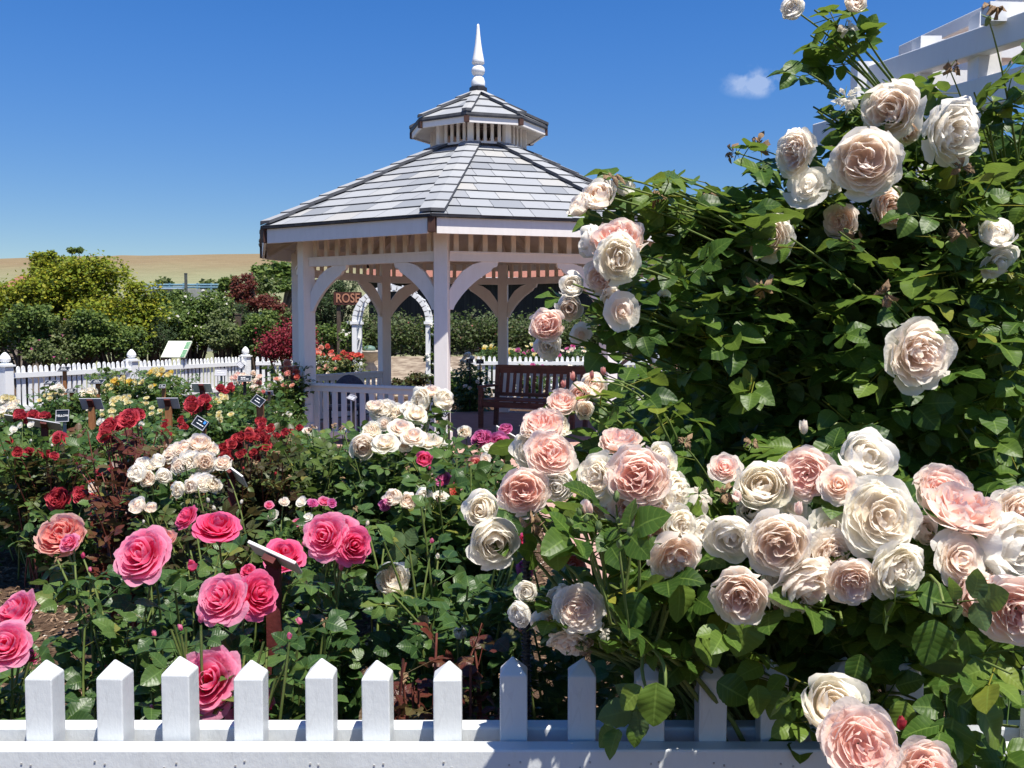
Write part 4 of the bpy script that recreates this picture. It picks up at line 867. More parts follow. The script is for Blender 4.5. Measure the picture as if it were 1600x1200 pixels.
bush('tall bush with many white and blush roses before the centre gazebo post', 620, 4.4,
     [(566, 695, 44, 4.3, 15, -15, 'side', K_pale), (627, 668, 44, 4.3, 10, 60, 'tea', K_pale), (645, 682, 42, 4.25, 20, 50, 'tea', K_pale), (602, 692, 44, 4.2, -5, 50, 'tea', K_cream), (673, 692, 48, 4.3, 0, 70, 'tea', K_cream), (580, 672, 34, 4.4, -10, 30, 'cup', K_cream), (598, 640, 44, 4.6, -10, 30, 'cup', K_white), (620, 645, 40, 4.6, 10, 30, 'cup', K_cream), (585, 632, 30, 4.6, -20, 60, 'cup', K_pale), (606, 632, 26, 4.7, 20, 60, 'cup', K_pale), (650, 648, 40, 4.5, 10, 45, 'tea', K_cream), (640, 638, 30, 4.6, 0, 45, 'tea', K_white), (674, 612, 34, 4.6, 10, 60, 'tea', K_pale), (660, 625, 40, 4.6, -40, 10, 'side', K_cream), (690, 625, 38, 4.6, 50, 10, 'side', K_cream), (600, 662, 26, 4.5, 0, 10, 'loose', K_pale), (632, 690, 34, 4.3, 0, 30, 'tea', K_pale)],
     [(550, 720, 690, 760, 34, .3), (650, 720, 640, 720, 14, .2), (560, 700, 740, 830, 26, .3)], ls=.14, spent=[(665, 655, 22, 4.5), (684, 662, 18, 4.5), (720, 672, 16, 4.6), (520+16, 668, 16, 4.7)])
bush('dark leaved bush with a small hot pink bud and a pale fading rose', 690, 3.3,
     [(663, 718, 26, 3.4, 0, 30, 'side', K_hot), (693, 748, 30, 3.3, -10, 50, 'tea', K_mag), (712, 760, 26, 3.3, 10, 40, 'tea', K_rosy), (617, 778, 32, 3.1, -30, 30, 'side', K_pale), (636, 784, 28, 3.1, 20, 20, 'side', K_pale), (664, 778, 32, 3.1, -20, 30, 'side', K_white), (689, 774, 28, 3.1, 20, 60, 'loose', K_white), (604, 788, 22, 3.1, -30, 0, 'side', K_mag), (712, 768, 22, 3.2, 30, 30, 'loose', K_coral)],
     [(590, 790, 770, 850, 40, .35), (620, 780, 710, 790, 26, .3)], ls=.14, T=T_HI)
bush('bush with ruffled magenta roses beside the white marker on a red stake', 760, 4.9,
     [(752, 684, 34, 4.9, -20, 35, 'cup', K_mag), (782, 690, 36, 4.9, 20, 40, 'cup', K_mag), (790, 668, 22, 5., 0, 50, 'cup', K_mag), (766, 698, 26, 4.8, 0, 60, 'loose', K_cream), (726, 674, 24, 5., 0, 20, 'pom', K_cream), (742, 722, 26, 4.7, -10, 10, 'loose', K_salmon), (759, 716, 20, 4.7, 20, 20, 'loose', K_pale)],
     [(710, 800, 690, 780, 30, .3)], ls=.13, spent=[(738, 728, 26, 4.6)])
bush('bush with coral orange roses half hidden behind the pale foreground roses', 900, 2.3,
     [(893, 885, 52, 2.2, 10, 20, 'side', K_apri), (818, 890, 36, 2.3, 30, 20, 'side', K_mag), (820, 845, 26, 2.4, 0, 20, 'side', K_hot), (1236, 1015, 60, 2.0, -20, 20, 'cup', K_coral), (800, 872, 20, 2.4, 0, 30, 'loose', K_white)],
     [(800, 960, 900, 1000, 10, .2), (1180, 1290, 1000, 1100, 14, .2)], T=T_HI)
bush('low bush sprinkled with small scarlet roses left of the maroon leaved bush', 70, 5.6, cl(60, 700, 60, 18, 9, 17, 5.6, 'pom', [K_red, K_crim]), [(0, 150, 700, 760, 22, .3)], leaf=L_redgreen, ls=.13, gap=.07, stem=M_stemred)
bush('sparse reddish bush with small red and blush blooms beside the pompom roses', 200, 4.6, cl(185, 745, 50, 30, 8, 18, 4.6, 'pom', [K_crim, K_pale, K_coral]), [(130, 260, 740, 820, 20, .3)], leaf=L_redgreen, ls=.13, gap=.07, stem=M_stemred)
bush('bush dotted with small magenta and white blooms in the centre of the bed', 480, 3.7, cl(470, 790, 60, 34, 9, 20, 3.7, 'loose', [K_mag, K_white, K_pale, K_rosy]), [(400, 560, 790, 870, 26, .3)], ls=.12, gap=.06)
bush('bush with scattered cherry red blooms behind the drooping dry leaved bush', 430, 6.0, cl(430, 668, 44, 14, 10, 16, 6., 'pom', [K_red, K_crim, K_coral]), [(370, 490, 665, 730, 30, .3)], leaf=L_redgreen, ls=.14, gap=.07, stem=M_stemred)
# far rows
bush('bush with large creamy white roses at the left edge by the far fence', 5, 8.0, cl(8, 640, 16, 24, 14, 17, 8, 'cup', [K_cream, K_yellow, K_white]), [(-40, 60, 640, 690, 40, .5)], T=T_LO, ls=.16, gap=.08)
bush('dark crimson rose bush between the two left grey backed markers', 45, 7.6, cl(42, 650, 18, 6, 9, 17, 7.5, 'cup', [K_crim, K_red]) + cl(68, 648, 6, 5, 3, 14, 7.4, 'cup', [K_crim]), [(0, 110, 655, 715, 44, .5)], T=T_LO, ls=.15, gap=.08)
bush('bush with bright crimson roses below the pale marker on dark red stake', 310, 8.6, cl(308, 629, 18, 10, 11, 19, 8.5, 'cup', [K_crim, K_red]) + cl(315, 640, 14, 8, 5, 17, 8.4, 'cup', [K_crim]) + cl(282, 655, 14, 14, 5, 13, 8.2, 'cup', [K_red]) + cl(262, 668, 10, 14, 6, 13, 7.6, 'cup', [K_red, K_crim]), [(230, 350, 650, 710, 60, .6)], T=T_LO, ls=.16, gap=.08)
bush('bush of dark red roses behind the crimson bush, beside peach roses', 355, 10.5, cl(352, 607, 12, 8, 7, 14, 10.4, 'cup', [K_red, K_crim]), [(320, 380, 610, 660, 34, .5)], T=T_LO, ls=.16, gap=.09)
bush('bush of cream roses before the leftmost run of far pickets', 92, 11.5, cl(92, 610, 12, 8, 8, 13, 11.5, 'cup', [K_cream, K_yellow, K_white]) + cl(70, 622, 14, 8, 5, 10, 11, 'loose', [K_yellow]), [(40, 130, 605, 660, 46, .5)], T=T_LO, ls=.17, gap=.09)
bush('bush of pale yellow roses left of the dark marker on a brown stake', 140, 11.4, cl(142, 614, 12, 7, 9, 13, 11.4, 'cup', [K_yellow, K_cream]) + cl(160, 640, 30, 14, 8, 9, 10, 'loose', [K_yellow, K_cream]), [(100, 200, 605, 680, 60, .6)], T=T_LO, ls=.17, gap=.09)
bush('tall yellow rose bush in front of the second acorn fence post', 195, 13.2, cl(195, 595, 18, 7, 12, 11, 13.2, 'cup', [K_yellow, K_gold]) + cl(172, 605, 16, 8, 6, 10, 13., 'loose', [K_yellow]), [(130, 225, 568, 640, 70, .6)], T=T_LO, ls=.17, gap=.09, leaf=L_fresh)
bush('broad bush of golden yellow roses right of the second acorn fence post', 250, 13.6, cl(248, 582, 20, 6, 16, 11, 13.6, 'cup', [K_yellow, K_gold]) + cl(225, 600, 20, 8, 8, 9, 13, 'loose', [K_yellow, K_gold]) + cl(210, 625, 26, 8, 6, 10, 11, 'loose', [K_yellow]), [(205, 310, 580, 650, 76, .7)], T=T_LO, ls=.17, gap=.09)
bush('low yellow rose bush behind the grey backed marker on the tall orange brown stake', 240, 9.6, cl(190, 628, 14, 8, 6, 13, 9.6, 'loose', [K_yellow]) + cl(180, 640, 10, 4, 3, 13, 9.4, 'cup', [K_yellow]) + cl(238, 645, 14, 10, 4, 9, 9.2, 'loose', [K_yellow]), [(170, 270, 635, 690, 50, .5)], T=T_LO, ls=.16, gap=.08)
bush('bush with yellow speckled blooms between crimson and peach roses', 345, 9.2, cl(348, 622, 12, 10, 8, 10, 9.2, 'loose', [K_yellow]) + cl(350, 650, 16, 8, 6, 10, 8.4, 'loose', [K_yellow]), [(330, 400, 625, 690, 50, .5)], T=T_LO, ls=.16, gap=.08)
bush('bush of peach pink roses left of the left gazebo post', 400, 12.2, cl(385, 590, 22, 9, 15, 11, 12.2, 'cup', [K_salmon, K_pink, K_pale]) + cl(405, 606, 22, 8, 10, 10, 12, 'loose', [K_salmon, K_pale]), [(345, 450, 590, 660, 70, .6)], T=T_LO, ls=.17, gap=.09)
bush('apricot and coral rose bush touching the left gazebo post', 455, 12.6, cl(452, 580, 14, 14, 14, 12, 12.6, 'cup', [K_coral, K_apri, K_salmon]) + cl(440, 600, 18, 10, 8, 10, 12.3, 'loose', [K_apri, K_pale]), [(420, 480, 565, 650, 56, .5)], T=T_LO, ls=.17, gap=.09)
bush('tall rose bush with coral red flowers seen over the gazebo railing', 525, 18.5, cl(545, 556, 22, 7, 16, 11, 18.5, 'cup', [K_coral, K_crim]) + cl(510, 552, 18, 12, 10, 10, 18.5, 'cup', [K_coral, K_apri]) + cl(490, 545, 10, 8, 5, 9, 18.5, 'cup', [K_coral]) + cl(515, 575, 22, 8, 8, 8, 18.3, 'loose', [K_pale, K_apri]), [(478, 570, 548, 600, 80, .6)], T=T_LO, ls=.2, gap=.11, leaf=L_olive)
bush('green bush with a few pale blooms right of the orange stake marker', 420, 9.0, cl(400, 665, 14, 10, 4, 12, 9, 'loose', [K_pale]) + cl(440, 640, 14, 16, 5, 10, 10, 'loose', [K_white, K_pale]), [(390, 475, 625, 690, 60, .6)], T=T_LO, ls=.17, gap=.08)
bush('low leafy bush filling the bed in front of the YELLOW marker', 60, 5.8, cl(30, 668, 30, 10, 4, 12, 6, 'loose', [K_white]), [(-30, 170, 675, 720, 50, .5)], T=T_LO, ls=.16, gap=.07, leaf=L_fresh)
bush('thin bush with white flecked blooms between the two tall stakes', 200, 6.4, cl(185, 670, 40, 20, 8, 12, 6.4, 'loose', [K_yellow, K_white]), [(110, 270, 655, 720, 60, .6)], T=T_LO, ls=.16, gap=.07)
bush('bush beyond the gazebo with cream roses beside the pair of black markers', 725, 17.8, cl(728, 560, 9, 8, 8, 9, 17.8, 'cup', [K_cream, K_white]) + cl(742, 605, 18, 12, 5, 8, 17, 'loose', [K_pale]), [(705, 770, 570, 640, 60, .6)], T=T_LO, ls=.2, gap=.10)
for i, (x0, x1, mats, lab) in enumerate(((752, 800, [K_gold, K_yellow], 'golden'), (800, 850, [K_yellow, K_mag], 'yellow and magenta'), (850, 905, [K_mag, K_pale], 'magenta and blush'), (905, 960, [K_pale, K_gold], 'mixed pale'))):
    bush(f'{lab} flowered bush beyond the fence behind the bench', (x0+x1)/2, 23.5+.3*i, cl((x0+x1)/2, 546, (x1-x0)/2, 9, 14, 8, 23.5, 'loose', mats), [(x0-5, x1+5, 540, 575, 60, .6)], T=T_LO, ls=.22, gap=.12)
for i, (px, Y, mats, lab) in enumerate(((720, 20.3, [K_white, K_pale], 'white'), (830, 20.6, [K_pale, K_mag], 'pink and white'), (900, 20.2, [K_mag, K_white], 'magenta'), (990, 15.9, [K_pale, K_white], 'blush'))):
    bush(f'{lab} rose bush standing between the bench and the picket fence behind it', px, Y, cl(px, 580, 26, 12, 9, 9, Y, 'loose', mats), [(px-34, px+34, 572, 610, 50, .5)], T=T_LO, ls=.2, gap=.11)
for i, (px, Y, mats, lab) in enumerate(((1085, 9., [K_crim, K_coral], 'red'), (1230, 8., [K_coral, K_pale], 'coral'), (1390, 8.5, [K_crim, K_white], 'crimson'), (1540, 8., [K_pale, K_mag], 'mauve'))):
    bush(f'{lab} flowered bush glimpsed through the dark leaves of the climbing rose', px, Y, cl(px, 600, 60, 50, 10, 14, Y, 'loose', mats), [(px-90, px+90, 560, 690, 70, .6)], T=T_LO, ls=.18, gap=.09)

def cane_pts(base, tip, rnd=.05, n=10, lift=.85):
    c = np.array([lerp(base[0], tip[0], .35), lerp(base[1], tip[1], .35), tip[2]*lift*.75])+RNG.normal(0, rnd, 3)*np.array([1, 1, .4]); return bez(base, c, tip, n)
def leaves_on(pts, gap, ls, t0=.3, bare=.97):
    seg = np.linalg.norm(np.diff(pts, axis=0), axis=1); L = seg.sum(); cum = np.concatenate([[0], np.cumsum(seg)])
    s = np.arange(L*t0, L*bare, gap)+RNG.uniform(-.3, .3, len(np.arange(L*t0, L*bare, gap)))*gap
    p = np.stack([np.interp(s, cum, pts[:, i]) for i in range(3)], 1); tan = norm(np.stack([np.gradient(pts[:, i]) for i in range(3)], 1)); tg = np.stack([np.interp(s, cum, tan[:, i]) for i in range(3)], 1)
    a = np.arange(len(s))*2.4+RNG.uniform(0, 7)+RNG.normal(0, .4, len(s)); h = np.stack([np.cos(a), np.sin(a), np.zeros(len(s))], 1)
    f = h+tg*.45+np.array([0, 0, .05])+RNG.normal(0, .18, h.shape); nn = np.array([0, 0, 1.])+RNG.normal(0, .42, h.shape)+np.array([.08, -.22, 0])
    return p, f, nn, ls*RNG.uniform(.75, 1.2, len(s))
for B in BUSH:
    base = G(B['bx'], B['Y']); base[2] = .0
    rt = root('rose_bush', base, B['label'], 'rose bush', B['group']); tb = Tubes(); LP = []
    def one(tip, r=.0035, bare=.97, B=B, base=base, tb=tb, LP=LP):
        b = base+np.array([RNG.normal(0, .06), RNG.normal(0, .05), .0]); pts = cane_pts(b, tip, .05); tb.add(pts, r*1.7, r*.8); LP.append(leaves_on(pts, B['gap'], B['ls'], .32, bare))
    for (px, py, d, Y, yw, pt_, kd, mt) in B['blooms']:
        p = P(px, py, Y); big = Y < 6
        e, dr = put_bloom(rt, base, p, d*Y/F*(.93 if Y < 3 else 1.), yw, pt_, kd, mt, calyx=big); one(e+dr*.0, .0032, .93)
    for (px, py, d, Y) in B['spent']: p = P(px, py, Y); put_bloom(rt, base, p, d*Y/F, U(-40, 40), U(20, 60), 'spent', M_brownpetal); one(p-np.array([0, 0, .01]), .003, .9)
    for (px, py, d, Y) in B['buds']: p = P(px, py, Y); put_bloom(rt, base, p, d*Y/F*1.2, 0, 80, 'bud', K_rosy); one(p-np.array([0, 0, .01]), .003, .9)
    for (x0, x1, y0, y1, n, dY) in B['canes']:
        for _ in range(int(n*(.70 if B['Y'] < 5 else 1))):
            tip = P(U(x0, x1), U(y0, y1), B['Y']+U(-dY, dY)); q = U(0, 1); one(tip)
            if B['Y'] < 6.5 and q < .16 and B['blooms']: put_bloom(rt, base, tip+np.array([0, 0, .012]), U(.018, .028), U(-60, 60), U(60, 85), 'bud', B['blooms'][0][7])
            elif B['Y'] < 5 and q > .93: put_bloom(rt, base, tip, U(.03, .05), U(-60, 60), U(20, 80), 'spent', M_brownpetal)
    tb.build('stems', B['stem'], rt, base)
    p, f, nn, s = [np.concatenate(x) for x in zip(*LP)]; ok = clear(p, 1.12) & (p[:, 2] > .03)
    # keep leaves of the near row behind the fence
    ok &= ~((p[:, 1] < 1.70) & (p[:, 2] < 1.05))
    scatter('foliage', B['T'], p[ok], f[ok], nn[ok], s[ok], B['leaf'], rt, origin=base)

# ================================================================== THE PALE CLIMBING ROSE AT THE RIGHT
def inpoly(x, y, poly):
    ins = np.zeros(len(x), bool); j = len(poly)-1
    for i in range(len(poly)):
        xi, yi = poly[i]; xj, yj = poly[j]
        ins ^= ((yi > y) != (yj > y)) & (x < (xj-xi)*(y-yi)/(yj-yi+1e-9)+xi); j = i
    return ins
UP = [ # px, py, diam, depth, yaw, pitch, kind, petal
 (1390, 172, 94, 1.95, -38, 4, 'cup', K_pale), (1492, 206, 102, 1.9, 18, -8, 'cup', K_white), (1353, 253, 106, 1.85, -14, -2, 'cup', K_pale), (1238, 238, 74, 1.95, -48, 4, 'cup', K_pale), (1262, 290, 72, 1.95, -15, 10, 'loose', K_white), (1290, 285, 50, 2., 30, 0, 'side', K_white),
 (1198, 369, 76, 1.95, -50, -4, 'cup', K_pale), (1312, 345, 58, 2.0, -40, -12, 'cup', K_peach), (1392, 325, 66, 2.0, 10, 5, 'cup', K_peach), (1441, 553, 114, 1.75, 2, 4, 'cup', K_pale), (1556, 368, 52, 1.9, -5, 40, 'side', K_white), (1562, 410, 64, 1.9, 0, -30, 'loose', K_white), (1418, 205, 40, 2., 10, -30, 'side', K_pale),
 (1240, 14, 36, 2.0, -30, 0, 'side', K_white), (1334, 4, 36, 2.0, 10, 0, 'side', K_pale),
 (964, 370, 84, 1.85, -10, 34, 'cup', K_pink), (966, 403, 78, 1.78, -8, 2, 'cup', K_cream), (938, 434, 62, 1.85, -30, -20, 'cup', K_peach), (930, 378, 56, 1.9, -60, 10, 'side', K_white), (909, 322, 42, 1.95, -60, 30, 'side', K_pale), (936, 308, 52, 1.95, -20, 40, 'side', K_pale), (975, 296, 34, 2., 20, 50, 'side', K_white),
 (854, 507, 54, 1.85, -18, 6, 'cup', K_pink), (858, 538, 48, 1.87, 0, -30, 'side', K_white), (895, 447, 38, 1.9, -30, 20, 'side', K_white), (890, 480, 42, 1.9, -20, -20, 'side', K_pale), (972, 486, 62, 1.8, 20, -5, 'loose', K_pale), (957, 462, 36, 1.85, -10, -30, 'side', K_pale), (908, 522, 40, 1.95, 0, -20, 'loose', K_pale), (1037, 463, 24, 1.9, 0, 0, 'loose', K_white)]
LOW = [
 (878, 628, 50, 1.72, -10, 55, 'cup', K_pink), (925, 606, 40, 1.8, 20, 20, 'side', K_pale), (905, 618, 34, 1.78, 0, 20, 'side', K_pink), (912, 640, 30, 1.75, 20, -10, 'side', K_pale), (848, 660, 70, 1.66, -12, 48, 'cup', K_pink), (862, 707, 78, 1.6, 10, 12, 'cup', K_pink), (834, 700, 64, 1.66, -35, 0, 'side', K_cream), (874, 668, 36, 1.7, 40, 30, 'side', K_cream),
 (818, 768, 78, 1.58, -12, 4, 'cup', K_pink), (754, 797, 58, 1.62, -25, 12, 'side', K_cream), (770, 842, 78, 1.6, 15, -18, 'side', K_cream), (872, 760, 46, 1.6, -10, 10, 'side', K_white),
 (970, 686, 64, 1.62, 0, 62, 'cup', K_pink), (930, 746, 72, 1.55, -30, 10, 'cup', K_cream), (996, 742, 98, 1.5, -4, 22, 'cup', K_pink), (1052, 772, 72, 1.52, 45, 5, 'cup', K_cream), (985, 800, 72, 1.52, -12, 0, 'cup', K_pink), (1022, 818, 76, 1.5, 20, -20, 'cup', K_pink), (1062, 820, 66, 1.46, 25, 5, 'cup', K_cream), (1058, 876, 88, 1.42, 6, -24, 'cup', K_peach),
 (1132, 731, 50, 1.55, -10, 30, 'tea', K_pink), (1190, 762, 84, 1.5, -10, 25, 'side', K_cream), (1258, 740, 84, 1.48, -18, 14, 'cup', K_pink), (1310, 758, 60, 1.45, 0, 35, 'tea', K_peach), (1350, 718, 86, 1.5, 12, 15, 'side', K_white), (1378, 806, 126, 1.38, 4, 10, 'cup', K_cream), (1142, 836, 78, 1.44, -12, -8, 'side', K_white), (1216, 850, 104, 1.38, -10, 0, 'cup', K_pale), (1300, 828, 80, 1.44, -5, 25, 'loose', K_cream), (1305, 868, 80, 1.40, 10, 0, 'cup', K_pale), (1332, 912, 84, 1.34, -6, -12, 'cup', K_peach), (1405, 893, 96, 1.34, 25, -10, 'cup', K_cream), (1258, 920, 96, 1.37, 10, -38, 'cup', K_pale), (1158, 935, 98, 1.36, -4, -16, 'cup', K_peach),
 (1478, 764, 88, 1.48, -10, 30, 'cup', K_pink), (1506, 790, 128, 1.4, 2, 52, 'cup', K_pink), (1500, 876, 84, 1.36, -4, 14, 'tea', K_pale), (1566, 850, 108, 1.4, 20, 0, 'side', K_white), (1596, 800, 82, 1.42, 10, 20, 'cup', K_pale), (1532, 932, 80, 1.34, 0, 0, 'cup', K_pink), (1592, 960, 112, 1.26, -16, 0, 'cup', K_pink), (1560, 905, 60, 1.38, 10, -20, 'cup', K_pale),
 (905, 951, 80, 1.46, -10, 4, 'cup', K_pale), (890, 1010, 76, 1.5, -25, -45, 'cup', K_pale), (815, 958, 40, 1.52, -30, -10, 'side', K_white), (846, 966, 40, 1.5, 20, -20, 'side', K_pale), (825, 925, 36, 1.55, -20, 20, 'side', K_white), (872, 935, 44, 1.55, 0, 20, 'side', K_white),
 (1300, 1106, 92, 1.28, -5, 30, 'side', K_cream), (1346, 1166, 124, 1.16, -4, 6, 'cup', K_pink), (1450, 1208, 100, 1.18, 10, 15, 'cup', K_pink), (1418, 1045, 36, 1.45, 0, -70, 'side', K_pale),
 (1180, 800, 60, 1.52, -20, 30, 'side', K_white), (1240, 795, 66, 1.5, 10, 40, 'loose', K_cream), (1275, 880, 60, 1.42, 0, 20, 'cup', K_pale), (1360, 860, 64, 1.42, 20, 20, 'side', K_cream), (1440, 830, 50, 1.45, 30, 20, 'side', K_pale), (1090, 830, 44, 1.5, 30, 10, 'side', K_white), (1030, 720, 50, 1.56, 30, 40, 'side', K_cream), (940, 790, 44, 1.56, -10, 10, 'side', K_pale), (1545, 820, 60, 1.42, 0, 40, 'side', K_cream), (1215, 905, 60, 1.42, -10, -10, 'side', K_white)]
BUDL = [(1256, 668, 28, 1.6, -20, 75, K_pale), (963, 776, 20, 1.40, 0, 85, M_sepal), (905, 800, 18, 1.42, -30, 65, M_sepal), (916, 810, 18, 1.42, 10, 75, M_sepal), (890, 815, 24, 1.4, -40, 50, M_sepal), (936, 822, 20, 1.38, 15, 80, M_sepal), (984, 830, 22, 1.38, 15, 80, M_sepal), (968, 850, 18, 1.36, -10, 75, M_sepal), (965, 812, 14, 1.4, 20, 70, M_sepal), (918, 795, 34, 1.44, -20, 60, K_pink), (1152, 776, 30, 1.46, -20, 50, K_pink), (1248, 795, 26, 1.42, 5, 80, K_pink), (1408, 1130, 30, 1.3, 0, 80, K_crim), (1552, 908, 26, 1.32, 0, 70, K_pink), (895, 588, 16, 1.75, -10, 80, K_salmon), (880, 600, 16, 1.75, -30, 70, K_salmon), (943, 580, 15, 1.75, 0, 80, K_salmon), (925, 586, 15, 1.75, 20, 80, K_salmon)]
SPENT = [(1325, 40, 34, 2., 0, 10), (1325, 150, 52, 1.95, 0, 0), (1183, 228, 34, 2.05, -40, 10), (1143, 238, 26, 2.05, -60, 0), (1106, 302, 26, 2.05, -20, 60), (1380, 460, 44, 1.8, -40, 0), (1552, 12, 34, 1.85, 20, 60), (1190, 455, 40, 1.9, -30, -40), (1500, 360, 36, 1.85, 0, 0), (1025, 305, 26, 1.95, 0, 40), (958, 275, 30, 1.95, -20, 60), (1335, 375, 40, 1.95, 20, -40), (1490, 105, 30, 1.95, 0, -10), (1505, 262, 36, 1.9, 0, 0), (1176, 690, 26, 1.6, 0, 40)]
SPLOW = [(1095, 770, 46, 1.5, 20, 20), (832, 820, 44, 1.56, 10, -30), (1495, 960-15, 40, 1.36, 0, 20), (945, 985, 36, 1.48, 60, 20), (922, 1015, 36, 1.48, 60, 0), (1225, 950, 30, 1.4, 0, 10), (1070, 690, 28, 1.7, 0, 30), (1130, 770, 40, 1.52, -10, 30)]
for b in UP+LOW: HERO.append((b[0], b[1], b[2]*.52, b[3]))
for b in BUDL: HERO.append((b[0], b[1], b[2]*.6, b[3]))
def mass(poly, y0, y1, n, ls, ctr, lit=.0, flip=False):
    poly = [(float(a), float(b)) for a, b in poly]; xs, ys = np.array(poly).T; out = []; got = 0
    while got < n:
        x, y = RNG.uniform(xs.min(), xs.max(), 4000), RNG.uniform(ys.min(), ys.max(), 4000); k_ = inpoly(x, y, poly); x, y = x[k_], y[k_]
        Yd = RNG.uniform(y0, y1, len(x)); pp = np.array([P(a, b, c) for a, b, c in zip(x, y, Yd)]); out.append(pp[:max(0, n-got)]); got += len(pp)
    p = np.concatenate(out); p = p[p[:, 2] > .05]
    o = norm(p-np.asarray(ctr)); a = RNG.uniform(0, 2*PI, len(p)); f = np.stack([np.cos(a), np.sin(a)*.8-.15, RNG.normal(-.25, .35, len(p))], 1)+o*.45
    nn = np.array([.12, -.32, .72])+o*.35+RNG.normal(0, .42, p.shape); return p, f, nn, ls*RNG.uniform(.7, 1.2, len(p))
T_BIG = [leaflet(18, 8, 700+i, wid=.43, fold=.22, curl=.12) for i in range(4)]
def peep(p):      # gaps in the foliage through which the gazebo and garden show
    px, py, _ = proj(p); ok = np.ones(len(p), bool)
    for x, y, r in ((1018, 572, 40), (1050, 560, 26), (998, 655, 22), (970, 580, 24), (1062, 424, 14), (1185, 470, 10), (1325, 575, 9), (1215, 610, 7), (1130, 545, 8), (1240, 300, 20)): ok &= ~(((px-x)**2+(py-y)**2 < r*r) & (RNG.uniform(0, 1, len(p)) < .88))
    return ok
ARB = [(1325, 120), (1420, 50), (1600, -30), (1660, -30), (1660, 40), (1600, 60), (1500, 105), (1420, 140), (1350, 165)]   # the arbour's rails stay free of leaves
def climber(label, base, blooms, buds, spent, tips, masses, T, extra, gap, ls, thick, seedcane, hero=()):
    base = np.asarray(base, float); rt = root('climbing_rose', base, label, 'climbing rose', 'pale climbing roses at the right'); tb = Tubes(); LP = []
    def one(tip, r, bare=.96, t0=.35, lift=1.05):
        k_ = seedcane[RNG.integers(0, len(seedcane))]; b = base+np.array([RNG.normal(0, .12), RNG.normal(0, .1), 0])
        j = np.asarray(k_(tip)); tx_, ty_, _ = proj(np.asarray(tip))
        if thick < .009 and tx_ < 1060 and ty_ > 700: j = P(tx_+.5*(995-tx_)+U(-14, 14), min(ty_+U(90, 150), 1010), tip[1]+.06)
        pts = np.concatenate([bez(b, [lerp(b[0], j[0], .3), lerp(b[1], j[1], .3), j[2]*.8], j, 8), bez(j, lerp(j, tip, .5)+np.array([0, 0, .06])+RNG.normal(0, .03, 3), tip, 8)[1:]])
        tb.add(pts, r*2.2, r*.7, 6); p = leaves_on(pts[7:], gap, ls, .1, bare); LP.append(p)
    for (px, py, d, Y, yw, pt_, kd, mt) in blooms:
        e, dr = put_bloom(rt, base, P(px, py, Y), d*Y/F*random.uniform(.95, 1.04)*(1.05 if py < 580 else 1.09), yw+U(-14, 14), pt_+U(-8, 12), kd, mt); one(e, .0026, .9)
    for (px, py, d, Y, yw, pt_, mt) in buds: p = P(px, py, Y); put_bloom(rt, base, p, d*Y/F*1.1, yw, pt_, 'bud', mt); one(p-facing(yw, pt_)*d*Y/F*.7, .002, .8)
    for (px, py, d, Y, yw, pt_) in spent: p = P(px, py, Y); put_bloom(rt, base, p, d*Y/F*1.5, yw, pt_, 'spent', random.choice([M_brownpetal, M_brownpetal, K_cream])); one(p-facing(yw, pt_)*d*Y/F*.5, .002, .88)
    for (x0, x1, y0, y1, Ya, Yb, n) in tips:
        for _ in range(n): one(P(U(x0, x1), U(y0, y1), U(Ya, Yb)), .0028, .99)
    tb.build('stems', M_stem, rt, base)
    p, f, nn, s = [np.concatenate(x) for x in zip(*LP)]; ok = clear(p, 1.2); px, py, _ = proj(p); ok &= ~(inpoly(px, py, ARB) & (RNG.uniform(0, 1, len(p)) < .95)); ok &= peep(p)
    ok &= ~((px < 1010) & (py > 860) & (px > 850) & (RNG.uniform(0, 1, len(p)) < .4))
    scatter('foliage', T, p[ok], f[ok], nn[ok], s[ok], extra, rt, origin=base)
    if hero:
        hp = np.array([P(a, b_, c_) for a, b_, c_, *_ in hero]); hf = np.array([[math.sin(R(h[3])), -.12, -math.cos(R(h[3]))] for h in hero]); hn = np.array([[h[5], -.85, .45] for h in hero])
        scatter('large_leaves', T_BIG, hp, hf, hn, [h[4]*h[2]/F*.82 for h in hero], L_big, rt, origin=base)
    if masses:
        p, f, nn, s = [np.concatenate(x) for x in zip(*[mass(*m) for m in masses])]; ok = clear(p, 1.25) & peep(p)
        scatter('inner_foliage', T_HI if T is T_HI else T, p[ok], f[ok], nn[ok], s[ok], extra, rt, origin=base)
    return rt
CU = (1.35, 2.9, 1.0)
upper = [(1010, 410), (1060, 370), (1110, 420), (1180, 415), (1240, 430), (1300, 370), (1345, 300), (1430, 310), (1520, 250), (1640, 180), (1640, 800), (1400, 760), (1220, 720), (1080, 720), (1020, 620), (1050, 540), (1000, 470)]
climber('tall climbing rose with blush cupped blooms and bright leaves against the sky', (1.55, 2.75, 0), UP, [], SPENT,
        [(940, 1060, 265, 350, 1.9, 2.1, 14), (1060, 1130, 300, 380, 1.9, 2.2, 9), (1100, 1250, 240, 360, 2., 2.2, 17), (1260, 1335, 40, 200, 2., 2.2, 11), (1480, 1620, 120, 240, 1.95, 2.3, 8), (1300, 1420, 200, 300, 2., 2.2, 4), (1240, 1300, 0, 40, 2., 2.05, 2), (880, 960, 440, 560, 1.85, 2., 6), (1000, 1600, 320, 560, 1.8, 2.2, 30)],
        [(upper, 2.25, 3.2, 900, .155, CU), (upper, 1.9, 2.3, 300, .135, CU), ([(1030, 560), (1640, 560), (1640, 800), (1100, 800), (1020, 700)], 2.1, 3.1, 360, .165, CU)],
        T_HI, L_big, .085, .128, .01, [lambda t: (lerp(1.5, t[0], .55), lerp(2.7, t[1], .6), max(.3, t[2]-.25))])
